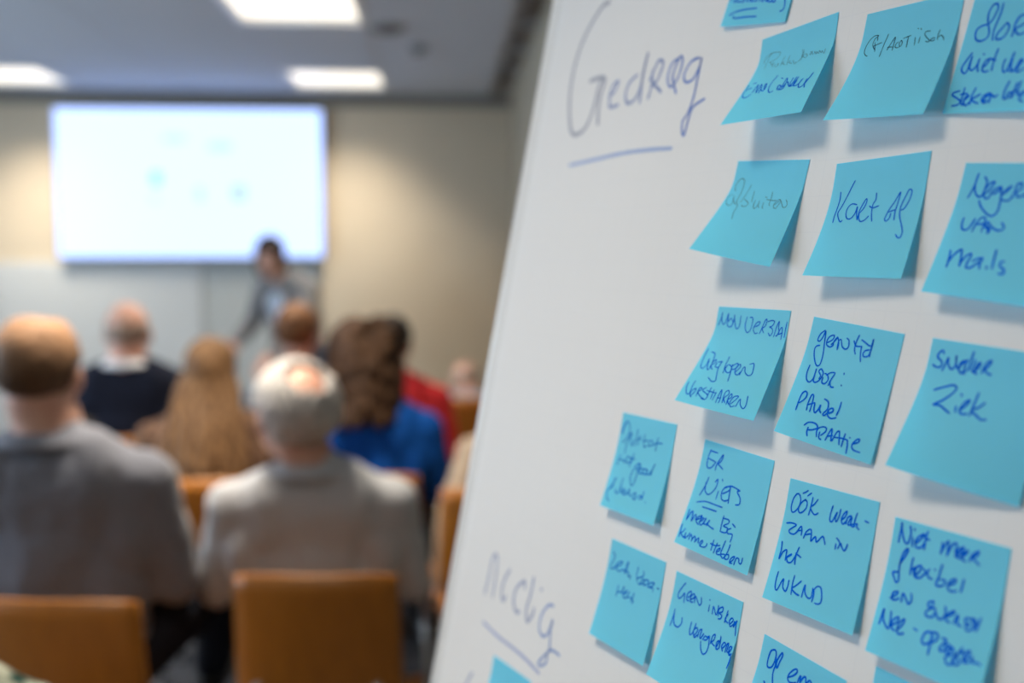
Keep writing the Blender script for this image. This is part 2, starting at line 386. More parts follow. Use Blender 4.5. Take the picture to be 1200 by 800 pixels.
def V(*a): return Vector(a)
def person(name, label, loc, rotz, skinm, *, scale=1.0, lean=0, bend=0, head=(0, 0, 0), stand=False, wide=1.0, hs=1.0, nk=1.0,
           shoulder_z=None, arms=None, legs=None, hair=None, hair_m=None, top_m=None, top='jacket', leg_m=None, shoe_m=None,
           collar_m=None, fold=.014, headshift=(0, 0, 0)):
    """local frame: x right, y forward, z up, origin on the floor under the pelvis; angles in degrees"""
    hipz = .92 if stand else .53
    Pl = V(0, 0, hipz)
    ang = math.radians(lean)
    def up(d, side=0, fwd=0, a=ang):   # along the leaning spine
        return Pl + V(side, math.sin(a) * d + math.cos(a) * fwd, math.cos(a) * d - math.sin(a) * fwd)
    T = .47
    N = up(T)                                    # neck base
    S = {s: up(T - .080, s * .178 * wide) for s in (-1, 1)}
    hq = Euler([math.radians(a) for a in head])
    b2 = math.radians(lean * .5 + bend)
    Hc = N + V(0, math.sin(b2) * .17 + .015, math.cos(b2) * .155) + Vector(headshift)
    def hp(x, y, z): return Hc + hq.to_matrix() @ (V(x, y, z) * hs)
    A = {}
    for s in (-1, 1):
        if arms and s in arms: A[s] = [V(*p) for p in arms[s]]
        elif stand: A[s] = [V(s * .25, .0, 1.08), V(s * .26, .08, .84)]
        else: A[s] = [V(s * (.225 * wide), .03, .695), V(s * .12, .28, .665)]
    L = {}
    for s in (-1, 1):
        if legs and s in legs: L[s] = [V(*p) for p in legs[s]]
        elif stand: L[s] = [V(s * .10, .02, .50), V(s * .11, .0, .08)]
        else: L[s] = [V(s * .11, .44, .53), V(s * .12, .44, .09)]
    # --- body
    def torso(bm, g=0.0, low=True):
        q = Euler((-ang, 0, 0))
        ball(bm, up(.36), (.145 * wide + g, .095 + g, .15 + g), q)
        ball(bm, up(.24), (.14 * wide + g, .10 + g, .17 + g), q)
        ball(bm, up(.10), (.145 * wide + g, .105 + g, .14 + g), q)
        if low: ball(bm, up(-.0), (.165 * wide + g, .12 + g, .11 + g), q)
        for s in (-1, 1):
            limb(bm, [(up(T - .01, s * .03), .058 + g), (S[s] + V(-s * .03, 0, .0), .058 + g)])
            ball(bm, up(.38, s * .09, -.03), (.075 + g, .06 + g, .11 + g), q)
    def arm(bm, s, g=0.0, end=1.0):
        e, wv = A[s]; fw = e + (wv - e) * end
        limb(bm, [(S[s], .058 + g), (S[s].lerp(e, .5), .048 + g), (e, .040 + g), (e.lerp(fw, .35), .040 + g), (fw, .028 + g)])
    def leg(bm, s, g=0.0):
        k, a = L[s]; h = Pl + V(s * .095, .0, -.02)
        limb(bm, [(h, .088 + g), (h.lerp(k, .5), .078 + g), (k, .056 + g), (k.lerp(a, .3), .056 + g), (a, .036 + g)])
    bm = bmesh.new()
    torso(bm)
    for s in (-1, 1):
        arm(bm, s); leg(bm, s)
        k, a = L[s]; fd = V(s * .06, 1, 0).normalized()
        limb(bm, [(a + V(0, 0, -.03), .036), (a + fd * .13 + V(0, 0, -.05), .026)])
        # hand: palm, four unequal curled fingers, thumb from the side
        e, wv = A[s]; d = (wv - e).normalized(); side = d.cross(V(0, 0, 1)).normalized() * s; dn = d.cross(side).normalized()
        if dn.z > 0: dn = -dn
        pc = wv + d * .045
        ball(bm, pc, (.036, .036, .036)); ball(bm, pc + d * .03, (.034, .030, .024))
        for i, ln in enumerate((.068, .078, .072, .056)):
            o = pc + d * .05 + side * (-.030 + .020 * i)
            p1 = o + d * ln * .45 + dn * .006; p2 = p1 + d * ln * .32 + dn * .018; p3 = p2 + d * ln * .12 + dn * .022
            limb(bm, [(o, .0095), (p1, .0088), (p2, .008), (p3, .007)], 8)
        o = wv + d * .03 - side * .028
        limb(bm, [(o, .013), (o - side * .022 + d * .028, .0105), (o - side * .026 + d * .055 + dn * .01, .0088)], 8)
    # neck and head
    limb(bm, [(N + V(0, -.0, -.03), .072 * nk), (N + (Hc - N) * .35, .062 * nk), (hp(0, -.02, -.05), .058 * nk)])
    ball(bm, hp(0, -.012, .030), tuple(hs * q for q in (.077, .094, .088)), hq, 20, 14)
    ball(bm, hp(0, .022, -.035), tuple(hs * q for q in (.064, .072, .082)), hq, 18, 12)
    ball(bm, hp(0, .058, -.092), tuple(hs * q for q in (.028, .024, .020)), hq)
    for s in (-1, 1):
        ball(bm, hp(s * .080, -.004, -.012), tuple(hs * q for q in (.008, .020, .032)), hq @ Euler((0, 0, 0)) if False else hq)
        ball(bm, hp(s * .036, .074, -.022), tuple(hs * q for q in (.022, .016, .020)), hq)
        ball(bm, hp(s * .030, .080, .030), tuple(hs * q for q in (.024, .012, .007)), hq)
    limb(bm, [(hp(0, .086, .018), .009), (hp(0, .106, -.022), .012)])
    for s in (-1, 1): ball(bm, hp(s * .012, .098, -.026), .009)
    ball(bm, hp(0, .086, -.056), tuple(hs * q for q in (.024, .010, .006)), hq); ball(bm, hp(0, .084, -.067), tuple(hs * q for q in (.020, .010, .006)), hq)
    body = grown(name, bm, .0065, skinm, it=2, fac=.5)
    body.location = loc; body.rotation_euler = (0, 0, math.radians(rotz)); body.scale = (scale,) * 3
    tag(body, label, 'person')
    bm = bmesh.new()
    for s in (-1, 1): ball(bm, hp(s * .031, .067, .008), .0108)
    eyes = obj('eyes', bm, M_eye, body, True)
    bm = bmesh.new()
    for s in (-1, 1): ball(bm, hp(s * .031, .0745, .008), (.0055, .004, .0055), hq)
    obj('iris', bm, M_iris, eyes, True)
    # --- clothes
    bm = bmesh.new(); torso(bm, .016, low=True)
    for s in (-1, 1):     # cloth filling out the armpit and the slope of the shoulder
        ball(bm, up(.29, s * .145 * wide, -.015), (.062, .075, .13)); ball(bm, up(T - .05, s * .115 * wide), (.085, .062, .052), Euler((0, s * .38, 0)))
    if top == 'jacket':
        ball(bm, up(-.02), (.178 * wide, .13, .12), Euler((-ang, 0, 0)))
        for s in (-1, 1): ball(bm, up(.03, s * .11 * wide, .03), (.075, .10, .09))
        for s in (-1, 1):
            ball(bm, S[s] + V(s * .002, 0, -.01), (.068, .068, .062)); ball(bm, up(.18, s * .12 * wide, -.01), (.07, .09, .14))
    for s in (-1, 1): arm(bm, s, .015 if top == 'jacket' else .011, .97)
    o = grown(top, bm, .009, top_m, body, it=16, fac=.6, disp=fold, dscale=.10)
    # collar: a ring standing round the neck
    bm = bmesh.new()
    ring = []
    cs = 24
    axis = (Hc - N).normalized()
    for k in range(cs + 1):
        th = PI * .28 + (2 * PI - PI * .56) * k / cs       # open at the throat
        dirn = V(math.sin(th), math.cos(th), 0)
        ring.append(N + V(0, -.006, -.012) + axis * (.018 + (.020 if dirn.y < 0 else .020 + .02 * -dirn.y)) + V(dirn.x * .076, dirn.y * .078, 0))
    hh = .022 if top == 'jacket' else .016
    for k in range(cs):
        a, b = ring[k], ring[k + 1]
        outa = V(a.x - N.x, a.y - N.y, 0).normalized() * .016; outb = V(b.x - N.x, b.y - N.y, 0).normalized() * .016
        limb(bm, [(a + axis * hh * .5, .006), (a - axis * hh * .5 + outa, .009), (b - axis * hh * .5 + outb, .009), (b + axis * hh * .5, .006), (a + axis * hh * .5, .006)], 8)
    grown('collar', bm, .006, collar_m or top_m, body, it=4)
    bm = bmesh.new()
    ball(bm, up(-.0), (.165 * wide + .02, .13, .115), Euler((-ang * .5, 0, 0)))
    for s in (-1, 1): leg(bm, s, .014)
    grown('trousers', bm, .011, leg_m, body, it=8, disp=.01)
    for s in (-1, 1):
        k, a = L[s]; fd = V(s * .06, 1, 0).normalized(); bm = bmesh.new()
        limb(bm, [(a + V(0, -.01, -.035), .046), (a + fd * .09 + V(0, 0, -.045), .040), (a + fd * .16 + V(0, 0, -.055), .032)])
        o = grown('shoe', bm, .010, shoe_m or M_shoe, body, it=2)
    # --- hair
    if hair: make_hair(hair, hp, hq, hair_m, body, up, hs)
    return body, hp, up, S, N, Hc

M_shoe = mat('black_leather', (.015, .015, .016), .35)
def make_hair(style, hp, hq, hm, body, up, hs=1.0):
    bm = bmesh.new()
    hr = random.Random(hash(style) % 97 if False else len(style) * 7)
    Mh = Matrix.Translation(hp(0, 0, 0)) @ hq.to_matrix().to_4x4() @ Matrix.Scale(hs, 4)
    Mi = Mh.inverted()
    def cap(rx, ry, rz, cz, cut, th=.010, cy=-.014, amp=.004, name='hair'):
        b = bmesh.new(); bmesh.ops.create_icosphere(b, subdivisions=5, radius=1)
        for v in b.verts:
            n_ = noise.noise(v.co * 5) * amp * .5 + noise.noise(V(v.co.x * 26, v.co.y * 26, v.co.z * 7)) * amp
            v.co = V(v.co.x * (rx + n_), cy + v.co.y * (ry + n_), cz + v.co.z * (rz + n_))
        # lower half hugs the skull down to the nape
        for v in b.verts:
            if v.co.z < 0 and v.co.y < 0: v.co.y += (-v.co.z) * .25
        dead = [f for f in b.faces if cut(f.calc_center_median())]
        bmesh.ops.delete(b, geom=dead, context='FACES')
        r = bmesh.ops.solidify(b, geom=b.faces[:], thickness=th)
        for v in b.verts: v.co = Mh @ v.co
        return b
    ear = lambda c: c.z < .022 and c.y > -.030 and abs(c.x) > .05
    face = lambda c: ear(c) or (c.y > .030 and c.z < .055 + .0) or (c.z < -.01 and c.y > -.005 and abs(c.x) > .03) or c.z < -.085 or (c.y > -.005 and c.z < .012)
    if style in ('short', 'thinning', 'crop'):
        zc = -.085
        def cut(c):
            if face(c): return True
            if style == 'thinning': return c.z > .088 and (c.x ** 2 + (c.y - .005) ** 2) < .0022 + .001 * noise.noise(c * 60)
            return False
        b = cap(.085, .104, .100, .030, cut, .012, amp=.005); obj('hair', b, hm, body, True)
    elif style == 'fringe':       # ring of short hair round a bald crown
        cut = lambda c: face(c) or c.z > .048 + .012 * noise.noise(c * 30)
        b = cap(.0805, .100, .094, .028, cut, .005, amp=.002); obj('hair', b, hm, body, True)
    elif style == 'white':        # fuller white sides, bare crown
        def cut(c):
            if ear(c) or (c.y > .05 and c.z < .03) or (c.z < -.01 and c.y > .0 and abs(c.x) > .03) or c.z < -.075 or (c.y > .0 and c.z < .012): return True
            return ((c.x + .004) / .052) ** 2 + ((c.y + .062) / .052) ** 2 < 1 + .4 * noise.noise(c * 50) and c.z > .03
        b = cap(.097, .117, .106, .028, cut, .016, amp=.0065); obj('hair', b, hm, body, True)
    elif style == 'long':
        ball(bm, hp(0, -.020, .030), (.092, .104, .100), hq, 20, 14)
        ball(bm, hp(0, -.055, -.06), (.085, .060, .12), hq, 18, 12)
        back = up(.36, 0, -.150)
        for i in range(46):
            u_ = -1 + 2 * (i + .5) / 46 + hr.uniform(-.03, .03)
            a = hp(u_ * .075, -.045 - .045 * math.sqrt(max(0, 1 - u_ * u_)), .06 - .05 * abs(u_))
            m1 = hp(u_ * .105, -.085 - .03 * (1 - abs(u_)), -.07)
            e = V(u_ * .125 + hr.uniform(-.025, .025), back.y - .01 + .05 * abs(u_) + hr.uniform(-.012, .012), back.z - .02 - hr.uniform(.0, .13))
            e2 = e + V(hr.uniform(-.02, .02), .004, -.05)
            pts = [a, m1, m1.lerp(e, .5) + V(hr.uniform(-.012, .012), -.012, 0), e, e2]
            # resample smoothly
            P = []
            for k in range(4):
                p0, p1, p2, p3 = pts[max(k - 1, 0)], pts[k], pts[k + 1], pts[min(k + 2, 4)]
                for q in (0, .33, .66):
                    P.append(.5 * ((2 * p1) + (p2 - p0) * q + (2 * p0 - 5 * p1 + 4 * p2 - p3) * q * q + (3 * p1 - p0 - 3 * p2 + p3) * q ** 3))
            P.append(pts[-1])
            tube(bm, P, [.013] * (len(P) - 3) + [.010, .007, .004], 8)
        # carve the face free
        b2 = bmesh.new(); me = bpy.data.meshes.new('x'); bm.to_mesh(me); b2.from_mesh(me); bm.free()
        grown('hair', b2, .0065, hm, body, it=2)
    elif style == 'curly':
        ball(bm, hp(0, -.022, .030), (.095 * hs, .108 * hs, .105 * hs), hq, 20, 14)
        for i in range(230):
            th = hr.uniform(0, 2 * PI); z = hr.uniform(-.17, .13)
            rr = .100 * math.sqrt(max(.05, 1 - ((z - .02) / .125) ** 2)) if z > .02 else .100 + (.02 - z) * .10
            x, y = rr * math.sin(th), -.03 + rr * math.cos(th)
            if y > .03 and z < .07: continue
            ball(bm, hp(x, y, z), hr.uniform(.018, .032), seg=8, rings=6)
        for i in range(40):
            x = hr.uniform(-.09, .09); ball(bm, hp(x, -.09, hr.uniform(-.16, -.02)), .03, seg=8, rings=6)
        grown('hair', bm, .0065, hm, body, it=5)
    elif style == 'bob':          # dark hair gathered towards the shoulder
        ball(bm, hp(0, -.022, .034), (.088, .102, .096), hq, 20, 14)
        ball(bm, hp(0, -.05, -.03), (.080, .055, .09), hq)
        for s in (-1, 1): limb(bm, [(hp(s * .07, .0, .04), .022), (hp(s * .083, -.015, -.06), .020), (hp(s * .07, -.04, -.14), .016)])
        limb(bm, [(hp(.02, -.10, .0), .03), (hp(.03, -.13, -.08), .032), (hp(.03, -.13, -.17), .024), (hp(.03, -.10, -.24), .010)])
        grown('hair', bm, .007, hm, body, it=3)

def hairmat(n, c, c2, wave=(60, 60, 8), zg=None):
    m = mat(n, c, .6, col2=c2, nscale=3, wave=wave, bump=.25, bscale=180, spec=.2)
    if zg:      # thin hair on the crown, with light from above put into its colour
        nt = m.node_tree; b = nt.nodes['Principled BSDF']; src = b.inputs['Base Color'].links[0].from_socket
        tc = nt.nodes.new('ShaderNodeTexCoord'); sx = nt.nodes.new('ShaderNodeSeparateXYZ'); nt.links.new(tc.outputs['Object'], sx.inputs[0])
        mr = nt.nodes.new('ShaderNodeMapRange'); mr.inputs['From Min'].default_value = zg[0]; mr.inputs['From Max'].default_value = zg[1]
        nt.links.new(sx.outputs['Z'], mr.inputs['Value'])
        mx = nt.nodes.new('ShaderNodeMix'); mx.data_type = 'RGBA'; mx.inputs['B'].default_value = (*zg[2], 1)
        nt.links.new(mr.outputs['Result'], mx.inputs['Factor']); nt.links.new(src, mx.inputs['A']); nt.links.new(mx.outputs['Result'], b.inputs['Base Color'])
    return m
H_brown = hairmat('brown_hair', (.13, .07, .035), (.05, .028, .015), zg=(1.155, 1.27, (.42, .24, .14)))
H_white = hairmat('white_grey_hair', (.62, .60, .58), (.30, .29, .29))
H_greyf = hairmat('grey_stubble', (.36, .28, .23), (.26, .19, .15))
H_blond = hairmat('dark_blond_hair', (.25, .14, .065), (.07, .036, .018), (30, 30, 4))
H_curl = hairmat('dark_brown_curls', (.085, .042, .02), (.03, .016, .01), (20, 20, 20))
H_auburn = hairmat('auburn_hair', (.26, .12, .05), (.09, .04, .02))
H_dark = hairmat('near_black_hair', (.022, .014, .012), (.01, .007, .006))

M_jgrey = mat('slate_grey_cloth', (.16, .17, .21), .9, spec=.12, noise_amt=.2, nscale=300, bump=.15, bscale=500, sheen=.3)
M_jlight = mat('light_grey_cloth', (.41, .425, .46), .9, spec=.12, noise_amt=.12, nscale=300, bump=.15, bscale=500, sheen=.3)
M_navy = mat('navy_knit', (.010, .013, .026), .9, spec=.12, bump=.2, bscale=400)
M_blue = mat('cobalt_blue_knit', (.004, .07, .33), .8, spec=.12, bump=.2, bscale=300, noise_amt=.1, nscale=200)
M_red = mat('red_knit', (.55, .03, .035), .8, spec=.12, bump=.2, bscale=300, noise_amt=.1, nscale=200)
M_beige = mat('beige_knit', (.42, .33, .25), .85, spec=.12, bump=.25, bscale=200, noise_amt=.15, nscale=80)
M_pat = mat('brown_patterned_blouse', (.22, .13, .08), .8, spec=.12, col2=(.045, .022, .018), nscale=38)
M_gblue = mat('grey_blue_cloth', (.16, .20, .26), .85, spec=.12, noise_amt=.1, nscale=200)
M_pgrey = mat('dark_grey_blazer', (.20, .20, .205), .85, spec=.12, noise_amt=.1, nscale=300)
M_green = mat('green_patterned_cloth', (.50, .52, .42), .8, spec=.12, col2=(.015, .05, .04), nscale=30)
M_trd = mat('dark_navy_trousers', (.012, .014, .022), .85, spec=.12)
M_trg = mat('charcoal_trousers', (.035, .035, .04), .85, spec=.12)
M_jean = mat('blue_jeans', (.06, .10, .18), .85, spec=.12, noise_amt=.2, nscale=200)
M_shirt = mat('light_blue_shirt', (.45, .56, .70), .8, spec=.12)
M_wcol = mat('white_collar_cloth', (.72, .75, .80), .8, spec=.12)

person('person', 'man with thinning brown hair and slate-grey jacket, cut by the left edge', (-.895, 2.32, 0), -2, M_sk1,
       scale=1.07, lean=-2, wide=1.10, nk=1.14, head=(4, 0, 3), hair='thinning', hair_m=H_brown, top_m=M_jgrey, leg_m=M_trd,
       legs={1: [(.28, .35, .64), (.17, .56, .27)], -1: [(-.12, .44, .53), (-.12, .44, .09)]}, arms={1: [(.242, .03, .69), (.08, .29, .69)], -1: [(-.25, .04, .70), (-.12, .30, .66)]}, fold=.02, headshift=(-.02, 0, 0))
person('person', 'grey-haired balding man in a light grey jacket on the chair nearest the flip chart', (-.325, 2.46, 0), 2, M_sk1,
       scale=.965, lean=-3, wide=1.12, hs=1.10, nk=1.1, head=(10, 0, 34), hair='white', hair_m=H_white, top_m=M_jlight, leg_m=M_trg, 
       fold=.02, headshift=(-.045, 0, 0))
person('person', 'woman with long dark-blond hair down the back of a brown patterned blouse', (-.785, 3.38, 0), 3, M_sk2,
       scale=.96, lean=2, wide=1.12, head=(0, 0, 0), hair='long', hair_m=H_blond, top='sweater', top_m=M_pat, leg_m=M_trd)
person('person', 'person with shoulder-length dark brown curls in a cobalt blue sweater', (-.245, 3.42, 0), -6, M_sk2,
       scale=.985, lean=0, wide=1.04, hs=1.1, head=(0, 0, 8), hair='curly', hair_m=H_curl, top='sweater', top_m=M_blue, leg_m=M_trd, headshift=(-.03, 0, 0))
person('person', 'bald man in a navy sweater with a white collar, sitting left in the third row', (-1.27, 4.08, 0), 2, M_sk1,
       scale=1.05, lean=0, nk=1.2, headshift=(0, 0, -.02), wide=1.2, head=(6, 0, 5), hair='fringe', hair_m=H_greyf, top='sweater', top_m=M_navy, leg_m=M_trg, collar_m=M_wcol, fold=.01)
person('person', 'person with short auburn hair whose head overlaps the presenter', (-.625, 4.26, 0), 0, M_sk1,
       scale=.98, lean=0, wide=.88, hs=1.08, headshift=(0, .02, .035), head=(0, 0, -6), hair='short', hair_m=H_auburn, top='sweater', top_m=M_gblue, leg_m=M_trd)
person('person', 'person in a red sweater, mostly hidden behind the person in cobalt blue', (-.225, 4.14, 0), -8, M_sk1,
       scale=.98, lean=4, wide=1.1, head=(-8, 0, 0), hair='short', hair_m=H_dark, top='sweater', top_m=M_red, leg_m=M_trg)
person('person', 'person in a beige knit half hidden behind the flip chart edge', (.27, 3.19, 0), -4, M_sk2,
       scale=.93, lean=0, wide=1.05, head=(0, 0, -10), hair='short', hair_m=H_auburn, top='sweater', top_m=M_beige, leg_m=M_trg,
       arms={-1: [(-.265, -.10, .74), (-.29, -.10, .50)]})
person('person', 'farthest seated person in grey-blue, bent forward by the right wall corner', (.195, 5.02, 0), 8, M_sk1,
       scale=.95, lean=64, bend=20, head=(-30, 0, 20), hair='fringe', hair_m=H_greyf, top='sweater', top_m=M_gblue, leg_m=M_jean,
       arms={1: [(.20, .45, .62), (.10, .66, .66)], -1: [(-.26, .34, .62), (-.16, .52, .66)]})
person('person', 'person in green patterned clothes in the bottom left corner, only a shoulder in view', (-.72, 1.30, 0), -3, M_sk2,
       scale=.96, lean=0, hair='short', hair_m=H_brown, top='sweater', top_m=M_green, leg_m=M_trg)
pb, php, pup, pS, pN, pH = person('person', 'presenter standing at the display in a grey blazer, dark hair, arm stretched down', (-.88, 6.20, 0), 146, M_sk1,
       scale=1.0, stand=True, lean=18, bend=26, head=(-18, 0, 30), hair='bob', hair_m=H_dark, top_m=M_pgrey, leg_m=M_jean, collar_m=M_pgrey,
       arms={1: [(.27, .12, 1.10), (.22, .34, .98)], -1: [(-.27, .26, 1.10), (-.20, .46, .94)]},
       legs={1: [(.10, .02, .50), (.11, -.04, .08)], -1: [(-.10, .06, .50), (-.11, .06, .08)]})
bm = bmesh.new(); ball(bm, pup(.27, 0, .098), (.075, .03, .17), Euler((-math.radians(14), 0, 0))); ball(bm, pup(.05, 0, .11), (.085, .03, .10), Euler((-math.radians(14), 0, 0)))
grown('shirt', bm, .007, M_shirt, pb, it=6)
M_lan = mat('white_lanyard', (.8, .8, .82), .6)
bm = bmesh.new()
for s in (-1, 1): tube(bm, [pup(.45, s * .065, .05), pup(.36, s * .055, .125), pup(.22, s * .012, .138)], .006, 6)
ly = obj('lanyard', bm, M_lan, pb, True)
bm = bmesh.new(); M4 = Matrix.Translation(pup(.165, 0, .142)) @ Euler((-math.radians(14), 0, 0)).to_matrix().to_4x4()
box(bm, -.035, .035, -.004, .004, -.05, .05, .003, M4); obj('badge', bm, M_lan, ly)

# dark jacket hung over the back of the bald man's chair, showing beside the near left man
bm = bmesh.new()
for (x, z, rx, ry, rz) in ((-.075, .82, .07, .035, .05), (.0, .835, .08, .04, .045), (-.045, .74, .11, .035, .10), (-.045, .60, .115, .035, .12), (-.04, .46, .12, .04, .11), (.02, .56, .07, .03, .14)):
    ball(bm, (x, .01 * math.sin(x * 40), z), (rx, ry, rz))
limb(bm, [((-.13, 0, .80), .040), ((-.155, .015, .62), .036), ((-.15, .0, .40), .030)])
limb(bm, [((.03, -.02, .82), .034), ((.05, -.03, .64), .034), ((.045, -.03, .44), .028)])
o = grown('hung_jacket', bm, .012, mat('black_brown_cloth', (.02, .016, .014), .9, bump=.2, bscale=200), None, it=22, disp=.02)
o.location = (-1.315, 3.62, .06)
tag(o, 'black jacket hung over the left side of the bald man\'s chair', 'jacket')

# measured pose of the chart: top-left paper corner, direction along it and up it
BOARD_P = (0.11906, 1.11015, 1.7787)
BOARD_U = (0.389565, -0.920934, -0.010977)
BOARD_V = (0.182904, 0.065678, 0.980934)
INKW = 1.15
NOTES = {
  'word': [0.33122, -0.01766, -0.13809, 0.08006, 0.03254, 2.03852, 0.07597, 0.077],
  'emo': [0.37242, -0.11275, 0.0694, 0.50991, 0.38581, 7.43134, 0.07719, 0.08102],
  'cha': [0.47687, -0.11489, -0.01984, 0.44609, 0.31607, 2.69877, 0.07692, 0.08075],
  'slor': [0.56279, -0.11108, -0.10255, 0.01759, 0.11144, 2.12611, 0.076, 0.08129],
  'afs': [0.36984, -0.2063, -0.06103, 0.50248, 0.24762, 6.55723, 0.07768, 0.08012],
  'kort': [0.47386, -0.21604, 0.03341, 0.34438, 0.20517, 1.97647, 0.07642, 0.08076],
  'neg': [0.57649, -0.22288, -0.07366, 0.21249, 0.18039, 4.13927, 0.076, 0.07902],
  'non': [0.37829, -0.31861, 0.01895, 0.46353, 0.2862, 7.68215, 0.07755, 0.08109],
  'geen': [0.47847, -0.31985, -0.07182, 0.21962, -0.04216, 4.04936, 0.07695, 0.0812],
  'snel': [0.57579, -0.326, -0.03866, 0.32257, 0.00846, 4.38299, 0.07613, 0.07967],
  'opd': [0.27831, -0.41538, 0.02617, 0.18076, 0.16061, 2.04481, 0.0756, 0.0807],
  'er': [0.39035, -0.4186, -0.01903, 0.2288, 0.09531, 2.48195, 0.07602, 0.08012],
  'ook': [0.48388, -0.42828, 0.02085, 0.16803, 0.10388, 2.06209, 0.07574, 0.08071],
  'niet': [0.57248, -0.43242, 0.02491, 0.16778, 0.16778, 1.93758, 0.07532, 0.07936],
  'bes': [0.29522, -0.51938, 0.02274, 0.16485, 0.13097, 2.0298, 0.07583, 0.08048],
  'inb': [0.38517, -0.52013, 0.00888, 0.26294, 0.26294, 2.15476, 0.07611, 0.08006],
  'of': [0.48616, -0.53265, -0.03638, 0.35, 0.35, 2.0, 0.07318, 0.077],
  'low': [0.57799, -0.51908, 0.00115, 0.35, 0.35, 2.0, 0.076, 0.077],
  'left': [0.1341, -0.6783, 0.04787, 0.35, 0.35, 2.0, 0.07549, 0.077],
}
